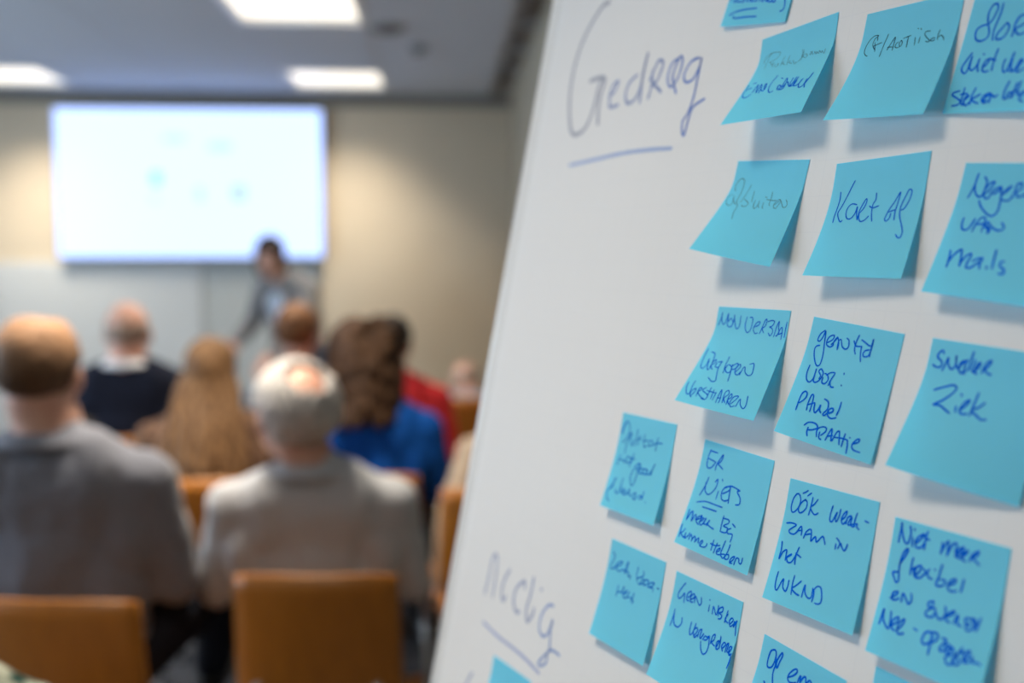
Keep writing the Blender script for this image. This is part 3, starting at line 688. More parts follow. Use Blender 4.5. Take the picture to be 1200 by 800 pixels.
INK = {
  'word': [
    ('blue', 1.0, '''11,524 26,564
22,546 34,521 72,548 73,572 106,570
106,557 125,541 102,535 108,562 136,576 167,572
194,543 171,553 206,566 197,581 176,578
221,549 244,583
264,584 268,561 304,587
317,588 310,560 346,563 362,581 331,584
379,557 395,591
409,555 431,594 450,575 485,598 484,569
510,571 495,586 512,602 541,600 539,577 555,603 580,605 578,560
669,551 698,617 707,658 696,679 671,683
71,680 142,656 241,644 391,642
415,708 284,705 169,709 131,701 131,686'''),
  ],
  'emo': [
    ('pencil', 0.35, '''103,264 101,217 111,162 138,142
66,211 74,163 124,141 180,143 224,156 226,177 200,202 151,215 124,215
142,216 185,262
192,272 183,238 202,244
209,250 219,275 243,278 238,254
244,248 257,280
286,288 285,232 290,205
279,269 306,257 301,271 334,291
357,301 345,238 349,210
352,277 378,269 372,283 407,300
405,280 416,276 422,297 455,302 452,312 430,310
467,301 486,273 484,243
485,295 496,275 468,196
483,200 502,262 532,282 545,271 524,247 506,253
559,242 585,246 580,269 564,261 584,253 599,275
611,275 609,252 634,281 632,259 655,283
663,282 656,258 688,285 684,266 718,297 711,256'''),
    ('blue', 0.8, '''74,406 107,402
28,407 31,451 23,493 47,534 88,548 124,521
46,459 88,448
130,510 133,468 143,428 163,492 177,521
179,517 180,471 180,437 198,459 206,511 211,533
192,449 217,501 249,517 252,480 237,443 229,458 251,513
320,387 301,426 291,473 306,526 336,553 364,543
377,426 400,436
402,544 391,505 410,502 426,521 414,542
409,541 456,544 461,482 442,442 438,493 441,533
450,527 471,485 501,523 519,539
519,539 536,512 545,456
512,456 509,502 525,537 555,532 565,492
568,462 551,504 560,541 598,538 615,496
624,491 607,532 624,570 657,559 665,501
701,457 679,512 668,550 682,583'''),
  ],
  'cha': [
    ('black', 0.45, '''146,271 111,229 115,188 139,172 133,165 104,166 74,187 55,226 54,268 72,293 96,306
124,213 148,283
115,239 155,230 185,223
137,177 142,204
225,172 214,217 206,287 206,327
253,288 264,254 290,204 294,242 298,296
247,267 291,271
328,242 313,257 316,278 334,284 350,281
353,281 340,255 350,237 363,254 361,274 350,281
363,225 420,215
401,217 404,255 410,294
459,233 470,289
498,239 499,280
461,174 466,181
485,179 492,191
567,212 537,210 529,225 551,251 582,277 575,284 550,277
620,266 597,265 588,276 607,284 624,278
641,217 637,244 641,281
648,265 660,256 681,271 692,292'''),
  ],
  'slor': [
    ('blue', 1.0, '''165,173 151,170 136,192 129,225 136,259 155,302 169,333 168,363 145,380 115,383 88,368 75,336 81,307 111,291 145,286 168,263 179,230 186,198 173,170 161,169
213,171 214,219 206,274 199,318 202,359 211,387
274,288 257,312 233,343 228,372 243,384 271,379 289,359 297,327 292,304 272,288
358,254 340,272 331,308 334,341 333,376
332,312 346,266 375,254 400,271 398,300 360,322 341,327
338,330 360,358 384,367 416,356'''),
    ('blue', 1.0, '''93,450 70,489 49,528 52,554 77,573 93,556 96,511 100,471 101,516 108,547 129,556 150,530 158,490 157,530 173,569
174,461 182,467
200,543 220,524 228,505 211,499 197,528 199,558 219,572 246,566
268,438 263,482 262,527 267,567
226,492 275,508
339,503 334,537 344,572 361,580 376,544 385,467 377,530 372,564 394,580
385,506 389,550 412,581 431,543 440,515 456,521 443,544 437,583 461,579 478,566
54,766 91,763 113,745 83,724 37,701 45,686 86,678
114,659 114,705 118,751 143,767
93,699 148,696
130,741 156,717 158,707 140,716 135,746 159,768 176,748
195,663 183,708 185,763
242,703 212,719 186,733 217,750 244,758
270,747 285,722 285,707 265,716 262,741 286,757 304,743
278,752 289,703 315,709 316,758
289,717 322,712 345,725 363,711
414,635 402,678 403,728 424,738 434,704
428,734 434,704 459,710 449,730 443,734
463,735 463,691 469,648
454,696 491,693
488,639 487,712 502,708
512,732 532,714 530,699 510,713 517,747 543,758'''),
  ],
  'afs': [
    ('pencil', 0.45, '''58,268 27,286 29,328 67,362 103,365 109,335 81,278 111,324 154,356
75,239 47,207 54,165 95,135 128,154 140,200 145,254 144,305 147,328 187,372 186,419 211,484
223,184 214,236 204,297 193,331
215,302 279,333 282,358 248,368 223,358
285,235 301,293 316,326
345,308 347,341 366,375 388,371 393,338 389,312 400,349 420,369
442,325 449,362 462,372
430,278 453,283
483,236 499,292 504,333 517,348
456,298 526,304 558,302
555,341 585,314 600,296 576,299 555,331 567,361 595,365
592,360 607,318 608,303 634,332 659,354 683,345 679,320 653,292'''),
  ],
  'kort': [
    ('blue', 0.75, '''79,199 87,253 83,319 78,367 82,416
189,131 167,178 141,245 117,309 101,350 125,394 148,413 158,402
249,300 206,291 177,313 173,354 194,391 227,393 251,359 256,312 265,360 286,408
286,408 283,349 296,303 316,264 325,282 316,322 297,350 280,361
285,355 296,397 318,419 347,411 372,384
390,230 396,276 382,309 390,367 410,423
356,316 388,330 433,318
518,426 509,408 524,353 554,299 582,240 581,301 575,367 583,423
522,429 542,410 545,376
516,369 577,353
617,359 640,349 664,296 669,242 647,229 630,266 616,309 609,352 621,403 652,460 673,506 668,539 646,538 627,518'''),
  ],
  'neg': [
    ('blue', 1.0, '''106,60 100,110 91,154 72,205
105,65 99,124 112,169 141,195 164,187 172,143 174,108 151,79
169,185 199,157 225,112 203,113 178,142 169,177 192,204 217,196
215,191 219,166 246,146 275,135 261,160 229,180
275,135 287,184 294,237 295,277 272,303 236,295 183,257 154,218
286,179 315,159 338,129 312,149 290,183 298,208 342,211 355,186
358,196 366,152 372,119 397,114 400,142 374,162
374,162 393,190 430,174
435,189 440,136
94,323 94,359 110,392 140,393 157,366 169,324
178,403 186,353 211,316 235,320 239,360 239,401
188,358 246,350
234,361 269,379 280,406 287,383 256,359 259,339 292,367 337,385 366,378 366,358 346,339'''),
    ('blue', 1.1, '''85,522 96,563 102,627
98,604 116,555 153,513 167,538 184,613
179,602 195,559 222,533 233,544 226,585 229,614 257,614 288,585 312,554 283,556 254,577
312,554 306,583 317,616
354,595 360,611
377,496 382,547 393,608
452,557 429,565 435,587 466,606 469,628 440,628'''),
  ],
  'non': [
    ('blue', 0.7, '''32,143 50,97 56,44 58,90 85,134 112,106 127,48 133,92 143,111
128,54 130,99 135,137 172,148 193,115 165,84 146,105
182,148 199,102 197,57 209,101 243,157 270,136 270,60
341,63 332,120 349,164 378,178 400,148 404,73 370,68
432,134 474,119 486,94 452,102 427,146 452,180 481,175
501,180 520,123 543,72 555,84 546,121 520,141 543,171
565,89 606,78 634,86 616,117 591,125 620,135 631,159 615,188 590,168
653,195 661,127 680,80 683,126 696,161 671,187
680,187 705,130 722,129 731,208
692,174 730,159
757,80 754,139 757,191'''),
    ('blue', 0.7, '''33,340 37,421 59,496 90,508 106,472 102,421 128,494 151,512 155,465 140,391 119,369 83,364
150,474 183,445 176,420 154,449 166,489 191,502
202,442 204,475 237,479 243,441 250,428 209,437
247,432 242,486 269,556 279,587 245,597 193,572
297,381 298,446 313,517
326,442 313,477 341,505 373,500 368,461 331,442
364,438 382,499 398,572
364,454 406,424 424,446 400,473 378,476
428,492 451,450 438,428 414,455 428,500 459,511 473,486
477,509 483,454 497,444 518,480 559,501 588,486 578,434 562,406 529,417
31,639 42,689 74,734 101,728 90,662 91,619
121,749 141,712 138,678 112,700 111,734 139,754
179,737 170,681 178,662 197,675 176,704 227,735 263,744
232,652 211,681 279,709 274,746 232,743
277,644 278,693 284,724
246,674 348,679
313,654 323,732
344,672 345,736
384,751 379,666 387,648 409,715 409,746
379,713 413,706
443,740 426,665 448,638 465,666 439,702 468,735
485,747 477,687 489,658 503,682 481,709 509,742
522,732 553,688 558,664 520,679 510,726 534,752 563,739
575,744 586,682 608,722 647,745 658,713 641,649'''),
  ],
  'geen': [
    ('blue', 0.9, '''131,74 97,103 83,145 105,150 125,116 137,79 147,147 164,236 164,300 137,311 101,271 78,216 87,188 115,178
172,151 213,124 219,95 184,106 167,137 173,165 207,174 231,156
209,159 237,126 252,101 230,127 226,162
252,101 271,138 271,183
269,178 267,127 285,113 306,154 340,166 359,146 351,108 328,95
427,60 415,103 413,153 430,184
393,101 417,131 459,129
465,125 469,171 486,223
453,86 493,101 522,113 535,111
533,138 501,149 491,173 506,187 537,173 547,125 546,68 543,126 546,180
82,319 79,371 95,415 125,430 147,404 149,356 147,333
152,379 156,414 178,421 205,398 217,354 190,327 175,345 200,369 196,394
226,376 229,410 256,413 273,383 253,353 229,349
249,359 270,338 311,330 298,372 288,420
289,386 310,421 336,421
385,315 386,326
389,393 394,399'''),
    ('blue', 0.95, '''103,632 101,585 102,524 123,496 145,507 143,541 114,575 95,580
188,613 180,559 186,507 204,510 212,557 217,616
177,579 233,549
234,552 244,595 262,611 278,580 283,553 287,585 306,602
296,508 334,521 346,563 325,601 337,611 363,578
364,591 392,571 384,551 359,567 359,599 392,616 433,602
434,498 435,542 428,588
213,710 241,682 293,677 321,699 287,721 253,731
249,713 251,745 265,771
335,757 322,712 350,685 383,682 388,706 362,739
347,718 353,755 375,764
406,759 417,705 429,676 440,718 448,753
408,733 450,715
455,751 471,690 489,679 504,725 515,759
460,724 522,714 565,714
536,679 534,729 535,766
573,694 581,697
565,714 575,749 582,796
611,726 646,704 645,686 624,698 606,734 624,760 676,763'''),
  ],
  'snel': [
    ('blue', 1.05, '''101,80 86,63 65,82 64,107 95,127 95,156 68,163 38,152
110,179 121,142 135,97 141,133 170,160 191,132 184,78 191,120 211,154
211,154 236,113 247,99 222,115 218,152 238,174 253,153
265,90 252,123 260,177
291,41 283,106 275,156
312,84 299,140 325,160
320,143 342,121 346,97 326,112 320,143 339,164
364,154 379,104 405,76 411,87 389,120 379,134
379,134 403,148 428,153
97,296 149,271 205,248 236,255 227,288 177,343 127,379 169,376 211,393 247,408
278,285 286,299
270,359 278,395
306,373 337,329 338,311 312,334 299,375 317,396 351,388
382,260 375,322 367,397
436,307 407,340 370,366 402,384 441,403 471,396'''),
  ],
  'opd': [
    ('bluefaint', 0.9, '''74,74 50,127 42,177
26,174 58,87 91,67 127,94 141,141 121,198 87,236 67,247
164,154 145,211 130,273 135,332
132,175 173,153 181,178 146,216
191,209 197,252 220,237 225,199
254,109 253,168 256,232 242,245
304,155 289,194 294,236
261,193 319,174
362,136 364,199 384,244
334,193 421,180
378,239 410,229
438,177 434,220 474,208 483,181 445,171
493,210 537,183 612,176
548,134 538,188 540,245
86,352 75,392 70,443
77,397 131,388 169,409
155,378 213,401 252,362 190,350 175,380
267,311 256,372 244,428
230,355 295,354'''),
    ('bluefaint', 1.0, '''317,419 363,379 391,393 364,429 327,417
368,391 373,471 360,555 330,561 297,504 312,432
401,416 394,448 435,447 442,415 398,410
449,407 445,445 486,444 493,412 449,407
502,410 496,442 534,435 550,401
574,348 557,394 553,444
114,545 80,610 65,646 97,600
93,549 89,628 40,664 62,724 104,748
146,629 152,660 195,658 203,611 205,528
213,609 234,650 252,621 253,601 265,656 299,649
272,617 319,645 328,599 348,639 386,650
387,631 429,610 411,657 435,665 450,631
472,644 487,623 521,628 492,653
527,578 525,615 529,645
575,655 582,659'''),
  ],
  'er': [
    ('blue', 0.9, '''84,70 174,70
93,61 76,116 75,167 91,196 132,187 172,135
80,129 161,137
181,197 187,149 235,71 231,111 198,147
198,147 261,172
132,259 118,332 87,410
117,303 130,359 169,382 204,362 236,311 235,253 213,280
279,239 288,255
272,331 267,393
319,340 374,305 383,275 335,286 309,328 323,375 363,382 397,363
328,295 391,266 489,277
383,275 392,336 403,390
489,277 463,290 508,328 513,368 477,381
80,464 172,436 268,433 358,432
155,481 224,477 314,474'''),
    ('blue', 0.9, '''37,532 37,569 41,615
43,608 60,556 79,537 89,574 93,610
96,606 113,554 127,563 131,589
139,586 175,563 184,541 147,564 145,598 180,611
173,596 212,559 192,558 181,594 207,606 226,568 226,548
234,546 226,587 254,586 273,548 259,597
251,580 295,593 339,599
397,481 400,531 407,598
396,501 454,497 463,519 422,550 469,555 465,587 415,596
500,512 539,529
501,546 466,568 484,588 525,582 531,605 527,638
17,652 21,695 29,753
64,675 47,707 34,718 74,739 84,702 86,742 112,720 125,690
133,740 139,699 162,724 163,744
163,744 178,700 198,720 198,739 224,699 233,735
244,738 265,705 273,722 257,747 303,745 321,727 318,711
375,668 374,704 376,747
350,701 400,702 447,687
416,678 410,724 407,757
428,744 454,723 454,704 430,730 440,752 473,748
484,641 477,697 475,741 506,762 519,733 479,740
537,653 533,704 521,757 553,753 550,723 519,733
577,770 601,744 607,717 581,738 577,770 602,768
621,774 626,724 651,722 659,743 681,745 681,703'''),
  ],
  'ook': [
    ('blue', 0.95, '''81,90 58,126 51,179 63,210 86,208 116,170 124,123 104,88 77,91
171,108 138,132 117,175 128,201 153,196 183,161 182,122 156,111
133,76 157,63 176,48
177,84 209,58
226,82 221,142 213,202
272,86 244,126 218,148 240,176 266,187 292,170
404,99 394,153 396,191 416,197 434,155 447,131 438,170 450,189 466,153 470,107
491,169 516,142 523,108 500,130 488,170 507,192 529,166
527,187 537,142 563,131 550,166 548,188 586,174
570,135 566,178 583,190 601,181
604,101 594,151 593,188
599,171 618,166 615,183 639,196
669,134 703,139
39,293 84,282 128,286 100,310 76,333 89,349 127,346 156,313
150,318 171,285 185,307 187,340
143,322 185,307
211,354 224,308 254,284 268,303 276,357
222,328 269,309
280,356 298,329 310,321 326,350 353,316 372,305 399,348'''),
    ('blue', 0.95, '''39,416 49,469 50,533 67,483 95,460 102,493 106,528
104,512 142,483 144,476 114,503 129,531 158,526 178,486 197,414 184,478 194,532
178,460 230,475
483,320 485,356
477,285 506,302 516,324
503,348 520,311 534,331 561,345 572,301
75,610 75,669 85,717 105,724 123,667 136,644 145,693 175,713 184,681 181,638
217,596 218,658 228,719
283,614 247,656 223,682 264,702 294,705
317,710 316,661 321,628 331,669 361,697 391,688 386,628
404,714 405,671 399,642
390,651 414,613 445,610 467,652 473,693 455,711 428,713'''),
  ],
  'niet': [
    ('blue', 1.1, '''51,140 54,77 55,22 65,70 91,123 116,129 124,95 126,60 114,28
146,36 151,47
141,86 149,141
165,120 197,87 220,53 188,70 165,105 177,136 211,128 228,95
239,29 230,75 231,138
225,76 259,75
343,66 344,100 342,134
343,124 362,76 380,53 382,95 381,135
383,128 401,76 424,52 437,67 428,102
432,125 460,99 480,61 451,82 436,119 465,126
465,126 492,100 509,73 480,94 475,123 504,134
524,129 538,88 572,61 564,86 530,104
535,103 564,118 588,131
92,302 89,253 110,213 127,169 117,161 95,202 88,263 95,311 102,349 88,363 70,343 53,315 92,302
172,197 168,232 170,298
165,277 196,249 201,292 229,260 233,230 206,242 191,275 209,300 243,293 259,266
247,240 274,257 297,280 320,279
291,231 262,275
321,225 329,228
366,185 359,229 358,273'''),
    ('blue', 1.1, '''359,251 348,300 373,306 402,285 397,266 372,270
428,284 461,262 463,242 437,256 423,292 443,312 485,300
512,228 510,267 507,300
75,460 109,430 116,411 89,422 87,457 109,461 134,443
155,460 153,410 187,441 204,456 217,432 206,394
356,417 358,396 330,408 332,430 366,427 328,458 332,483 373,477 382,441 373,424
382,441 401,468 426,474 447,441 435,399
450,453 488,428 497,406 466,428 454,465 486,474
508,473 517,425 526,429 529,467 559,470
588,416 569,428 579,450 602,443 581,469 599,482 622,462 635,432 622,411 596,420 619,425 630,466
657,394 650,434 645,470
46,622 49,565 54,529 65,588 112,628 115,586 105,527
123,611 161,571 161,544 129,575 133,614 162,625
169,623 202,571 202,544 172,581 177,620 189,633 222,619
275,571 302,579
354,569 344,612 359,633 392,616 404,579 382,560 354,569
398,561 401,619 404,680
382,560 426,552 435,581 406,611 387,624
461,566 492,569 467,610 466,633 501,624
504,610 529,595 497,586 501,624 525,628 536,592 563,634 554,676 527,685 510,653 546,627
596,572 575,624 598,653 576,674 555,656 573,618 609,593
621,633 640,601 640,576 617,596 616,641 650,635
655,627 661,600 669,628 688,621 718,626'''),
  ],
  'bes': [
    ('bluefaint', 1.0, '''50,98 84,125 80,154 48,213 64,237 114,217
100,213 177,178 204,143 147,165 121,200 157,230 213,211
211,204 259,198 260,163 284,122 277,180 243,224
268,224 284,199 313,212 308,234 342,224 338,250
425,126 420,189 445,244
500,140 506,179 434,213
460,253 503,241 537,204 503,207 481,247
529,247 577,220 580,192 537,204 526,241
586,244 636,223 659,190 607,205 594,235 640,235 662,236
661,249 658,257
702,218 734,215
211,335 215,372 212,423
220,385 276,369 293,322
282,325 284,387
297,390 333,359 339,343 303,375 316,406 359,393
379,338 354,381 381,386
437,332 426,380 415,411
389,377 445,395 436,418'''),
  ],
  'inb': [
    ('blue', 0.95, '''131,54 96,98 66,155 83,184 114,160 136,129 144,179 150,197
181,149 211,120 204,94 173,122 171,166 202,166
213,153 251,127 244,101 214,129 217,166 246,162
261,161 263,114 292,138 321,161 337,138 326,99
419,89 427,92
428,123 428,174
473,178 471,123 492,144 513,169 524,133 522,98
535,171 535,121 570,96 572,127 542,146 572,154 566,179 540,188
627,100 619,148 612,191
634,125 612,169 650,183
665,187 695,150 678,138 659,166 676,197 702,174 722,150
709,150 708,191 732,138 729,174 745,240
69,271 71,329 66,400
70,291 86,344 110,375 152,380 180,342 169,302
282,297 285,353 301,386 325,359 332,290
344,381 367,335 351,317 328,348 354,387 378,359
386,375 386,328 408,311 407,358 421,372 438,329
444,374 458,341 480,342 501,325 481,361 456,369
501,325 519,394 514,442 487,461 453,436 429,388
529,371 532,315 554,298 555,334 538,359 579,372
595,375 607,325 587,342 599,383 625,364 612,287 625,364
653,364 678,327 659,316 645,348 666,377
693,376 690,323 704,309 707,362 734,361
726,373 743,322 720,330 735,379 755,361
755,376 737,369
755,382 755,426 750,468'''),
  ],
  'of': [
    ('blue', 1.1, '''114,62 88,81 78,128 80,171 92,188 119,178 134,148 141,102 133,67 113,60
189,50 173,76 158,117 160,154 171,158 180,120 195,71 189,50
144,101 152,149 147,186 150,219 176,285
281,174 314,151 340,120 337,100 314,110 284,148 277,180 295,198 328,192 352,177
363,176 369,140 379,125 382,164 399,127 418,114 429,151
434,149 454,120 473,128
91,282 109,293'''),
  ],
  'low': [
  ],
  'left': [
  ],
  'paper': [
    ('greypen', 5.0, '''1296,-311 1180,-313 1023,-442 881,-633 813,-864 813,-1107 880,-1358 997,-1567 1134,-1598 1274,-1532 1352,-1350 1380,-1144 1456,-1082
1177,-1072 1456,-1082 1438,-1257 1449,-1404 1488,-1544'''),
    ('midpen', 3.4, '''1598,-1278 1681,-1248 1724,-1152 1628,-1200 1624,-1322 1662,-1393 1800,-1386
2040,-1140 1920,-1201 1893,-1317 1965,-1397 2076,-1361 2126,-1251 2128,-1094 2151,-952 2129,-1153 2156,-1421
2275,-1137 2301,-1276 2280,-1398
2254,-1230 2325,-1087 2365,-1059 2426,-1104 2374,-1248 2295,-1256 2393,-1308 2473,-1361'''),
    ('bluepen', 2.6, '''2670,-1088 2559,-1125 2535,-1253 2606,-1334 2691,-1258 2714,-1132 2667,-1078 2605,-1226 2650,-1326 2704,-1404
2949,-1135 2838,-1153 2773,-1252 2815,-1322 2913,-1309 2971,-1210 2979,-1140 2974,-1318 2963,-1478 2926,-1600 2872,-1666 2893,-1759 2929,-1780 2952,-1639 2985,-1553 3126,-1503'''),
    ('bluepale', 4.0, '''1067,-1910 1592,-1885 2028,-1865 2436,-1868 2788,-1885'''),
    ('greyblue', 4.0, '''925,-6311 949,-6128 956,-5950 1004,-5875 1062,-5920 1090,-6085 1096,-6292
1351,-5930 1273,-6064 1265,-6186 1321,-6250 1361,-6190
1690,-6019 1665,-5952 1543,-6048 1519,-6172 1589,-6258 1673,-6246
1820,-5864 1815,-6028 1788,-6183 1842,-6279 1910,-6191 1918,-6124
1978,-5928 2004,-5930'''),
    ('bluepen2', 3.0, '''2245,-6000 2158,-6021 2072,-6137 2070,-6264 2151,-6306 2228,-6255 2271,-6116 2265,-6227 2301,-6369 2238,-6455 2160,-6547 2198,-6563 2286,-6499 2284,-6406 2361,-6362 2484,-6363'''),
    ('bluepale2', 3.6, '''992,-6570 1316,-6595 1648,-6593 1931,-6601 2207,-6630'''),
    ('greyblue', 4.0, '''851,-7310 908,-7199 972,-7104'''),
  ],
}

# ------------------------------------------------------------------ flip chart
BP = Vector(BOARD_P); BU = Vector(BOARD_U).normalized(); BV = Vector(BOARD_V).normalized(); BN = BU.cross(BV).normalized()
BM = Matrix(((BU.x, BV.x, BN.x, BP.x), (BU.y, BV.y, BN.y, BP.y), (BU.z, BV.z, BN.z, BP.z), (0, 0, 0, 1)))
# board frame: x = to the right along the board, y = up the board, z = out of the board; paper surface at z = 0
chart = bpy.data.objects.new('flip_chart', None); C.objects.link(chart); chart.matrix_world = BM
tag(chart, 'white flip chart leaning back on a tripod, covered with blue sticky notes', 'flip chart')
BW, BT, BB = .70, .27, -.80
M_board = mat('white_board_enamel', (.66, .68, .70), .25, spec=.5)
M_frame = mat('light_grey_frame_lacquer', (.78, .79, .80), .3, spec=.6)
bm = bmesh.new(); box(bm, .004, BW - .004, BB + .01, BT - .01, -.022, -.006); obj('board', bm, M_board, chart)
for nm, pts in (('frame_profile', [(.002, BB, -.010), (.002, BT, -.010)]), ('frame_profile', [(BW, BB, -.010), (BW, BT, -.010)]), ('frame_profile', [(0, BT, -.010), (BW, BT, -.010)]), ('frame_profile', [(0, BB, -.010), (BW, BB, -.010)])):
    (xa, ya, _), (xb, yb, _) = pts
    bm = bmesh.new(); box(bm, min(xa, xb) - .0065, max(xa, xb) + .0085, min(ya, yb) - .0085, max(ya, yb) + .0085, -.024, -.0022, .006); obj(nm, bm, M_frame, chart, True)
# the pad: a stack of sheets with a printed square grid on the top one
M_paper = bpy.data.materials.new('squared_paper'); M_paper.use_nodes = True
nt = M_paper.node_tree; b = nt.nodes['Principled BSDF']; b.inputs['Roughness'].default_value = .75; b.inputs['Specular IOR Level'].default_value = .3
tc = nt.nodes.new('ShaderNodeTexCoord'); sx = nt.nodes.new('ShaderNodeSeparateXYZ'); nt.links.new(tc.outputs['Object'], sx.inputs[0])
def mth(op, a, bb=None, c=None):
    n = nt.nodes.new('ShaderNodeMath'); n.operation = op
    for i, v in enumerate((a, bb, c)):
        if v is None: continue
        if hasattr(v, 'is_linked') or hasattr(v, 'links'): nt.links.new(v, n.inputs[i])
        else: n.inputs[i].default_value = v
    return n.outputs[0]
ln = []
for ax in ('X', 'Y'):
    f = mth('FRACT', mth('MULTIPLY', mth('ADD', sx.outputs[ax], 2.0), 40.0))
    ln.append(mth('LESS_THAN', mth('ABSOLUTE', mth('SUBTRACT', f, .5)), .010))
g = mth('MAXIMUM', ln[0], ln[1])
mx = nt.nodes.new('ShaderNodeMix'); mx.data_type = 'RGBA'
mx.inputs['A'].default_value = (.72, .72, .725, 1); mx.inputs['B'].default_value = (.69, .695, .71, 1)
nt.links.new(g, mx.inputs['Factor']); nt.links.new(mx.outputs['Result'], b.inputs['Base Color'])
nz = nt.nodes.new('ShaderNodeTexNoise'); nz.inputs['Scale'].default_value = 5; nz.inputs['Detail'].default_value = 2
nt.links.new(tc.outputs['Object'], nz.inputs['Vector'])
bp = nt.nodes.new('ShaderNodeBump'); bp.inputs['Strength'].default_value = .12; bp.inputs['Distance'].default_value = .02
nt.links.new(nz.outputs['Fac'], bp.inputs['Height']); nt.links.new(bp.outputs['Normal'], b.inputs['Normal'])
M_pedge = mat('paper_stack', (.66, .66, .66), .8)
bm = bmesh.new(); box(bm, .013, BW - .013, BB + .03, BT - .045, -.006, -.0012); obj('paper_pad', bm, M_pedge, chart)
bm = bmesh.new()
nx, ny = 40, 30
rows = []
for j in range(ny + 1):
    row = []
    for i in range(nx + 1):
        x = .012 + (BW - .024) * (i / nx) ** 1.5; y = BB + .025 + (BT - .045 - BB - .025) * j / ny
        e = max(0, 1 - (x - .012) / .022); z = -.0055 * e * e
        row.append(bm.verts.new((x, y, z)))
    rows.append(row)
for j in range(ny):
    for i in range(nx): bm.faces.new((rows[j][i], rows[j][i + 1], rows[j + 1][i + 1], rows[j + 1][i]))
sheet = obj('paper_sheet', bm, M_paper, chart, True)
bm = bmesh.new(); box(bm, .03, BW - .03, BT - .05, BT - .015, -.004, .010, .004); clampo = obj('clamp_bar', bm, M_frame, chart)
for x in (.14, .56):
    bm = bmesh.new(); tube(bm, [(x, BT - .032, .010), (x, BT - .032, .024)], .013, 18); obj('clamp_knob', bm, M_dark, clampo, True)
bm = bmesh.new()
box(bm, .06, BW - .06, BB - .035, BB - .030, -.02, .075, .001); box(bm, .06, BW - .06, BB - .035, BB - .012, .072, .076, .001); box(bm, .06, BW - .06, BB - .035, BB, -.022, -.018, .001)
obj('pen_tray', bm, M_frame, chart)
Bi = BM.inverted()
def wl(x, y, z): return Bi @ Vector((x, y, z))
def brd(u_, v_, n_=0): return BM @ Vector((u_, v_, n_))
top = brd(.35, BT - .18, -.05)
for u_ in (.09, .61):
    a = brd(.35 + (u_ - .35) * .35, BT - .16, -.035); f = brd(u_, BB - .28, -.035)
    d = (f - a).normalized(); f = a + d * (a.z / -d.z) * 1.0; f = a + (f - a) * ((a.z - .012) / a.z)
    bm = bmesh.new(); tube(bm, [Bi @ a, Bi @ f], .011, 14); lg = obj('leg', bm, M_alu, chart, True)
    bm = bmesh.new(); tube(bm, [Bi @ (f + Vector((0, 0, -.012))), Bi @ (f + (a - f).normalized() * .04)], .015, 14); obj('foot_cap', bm, M_dark, lg, True)
back = Vector((-BN.x, -BN.y, 0)).normalized()
f = Vector((top.x, top.y, .012)) + back * .50
bm = bmesh.new(); tube(bm, [Bi @ top, Bi @ f], .011, 14); lg = obj('leg', bm, M_alu, chart, True)
bm = bmesh.new(); tube(bm, [Bi @ (f + Vector((0, 0, -.012))), Bi @ (f + (top - f).normalized() * .04)], .015, 14); obj('foot_cap', bm, M_dark, lg, True)
bm = bmesh.new(); box(bm, .22, .48, BT - .22, BT - .13, -.062, -.022, .004); obj('hinge_block', bm, M_dark, chart)

# ------------------------------------------------------------------ handwriting as ink ribbons
def ink(name, col, rough=.5, alpha=1.0):
    m = mat(name, col, .9, noise_amt=.08, nscale=300, spec=.05)
    return m
INKS = {
    'blue': ink('blue_felt_pen', (0.0, .125, .70)), 'bluefaint': ink('pale_blue_felt_pen', (.01, .17, .62)),
    'pencil': ink('soft_pencil', (.08, .23, .31)), 'black': ink('thin_black_pen', srgb(28, 62, 84)),
    'greypen': ink('dry_grey_marker', srgb(168, 171, 184)), 'bluepen': ink('blue_marker', srgb(112, 136, 198)), 'midpen': ink('fading_blue_grey_marker', srgb(146, 158, 194)),
    'bluepale': ink('pale_blue_marker', srgb(166, 182, 216)), 'greyblue': ink('grey_blue_marker', srgb(166, 174, 198)),
    'bluepen2': ink('worn_blue_marker', srgb(148, 166, 206)), 'bluepale2': ink('pale_violet_marker', srgb(170, 179, 210)),
}
def crom(pts, n=5):
    if len(pts) < 3: 
        return [pts[0].lerp(pts[-1], k / 3) for k in range(4)] if len(pts) == 2 else pts
    out = []
    for k in range(len(pts) - 1):
        p0, p1, p2, p3 = pts[max(k - 1, 0)], pts[k], pts[k + 1], pts[min(k + 2, len(pts) - 1)]
        for j in range(n):
            q = j / n
            out.append(.5 * ((2 * p1) + (p2 - p0) * q + (2 * p0 - 5 * p1 + 4 * p2 - p3) * q * q + (3 * p1 - p0 - 3 * p2 + p3) * q ** 3))
    out.append(pts[-1]); return out
def ribbon(bm, P, w, fn, lift, key=0):
    """P: 2-D points in metres; fn maps (s, t, lift) to local 3-D; a flat stroke with round ends"""
    P = crom([Vector(p) for p in P]); n = len(P)
    L, Rr = [], []
    for i in range(n):
        d = P[min(i + 1, n - 1)] - P[max(i - 1, 0)]
        if d.length < 1e-7: d = Vector((1, 0))
        d.normalize(); s = Vector((-d.y, d.x))
        ww = w * .5 * (1 + .18 * noise.noise(Vector((P[i].x * 220, P[i].y * 220, key))))
        if i in (0, n - 1): ww *= .75
        L.append(P[i] + s * ww); Rr.append(P[i] - s * ww)
        if i == 0: cap0 = P[0] - d * ww * .8
        if i == n - 1: cap1 = P[i] + d * ww * .8
    mk = lambda p: bm.verts.new(fn(p.x, p.y, lift))
    Lv = [mk(p) for p in L]; Rv = [mk(p) for p in Rr]
    c0, c1 = mk(cap0), mk(cap1)
    def face(*vs):
        try: bm.faces.new(vs)
        except ValueError: pass
    for i in range(n - 1): face(Lv[i], Rv[i], Rv[i + 1], Lv[i + 1])
    face(c0, Rv[0], Lv[0]); face(c1, Lv[-1], Rv[-1])

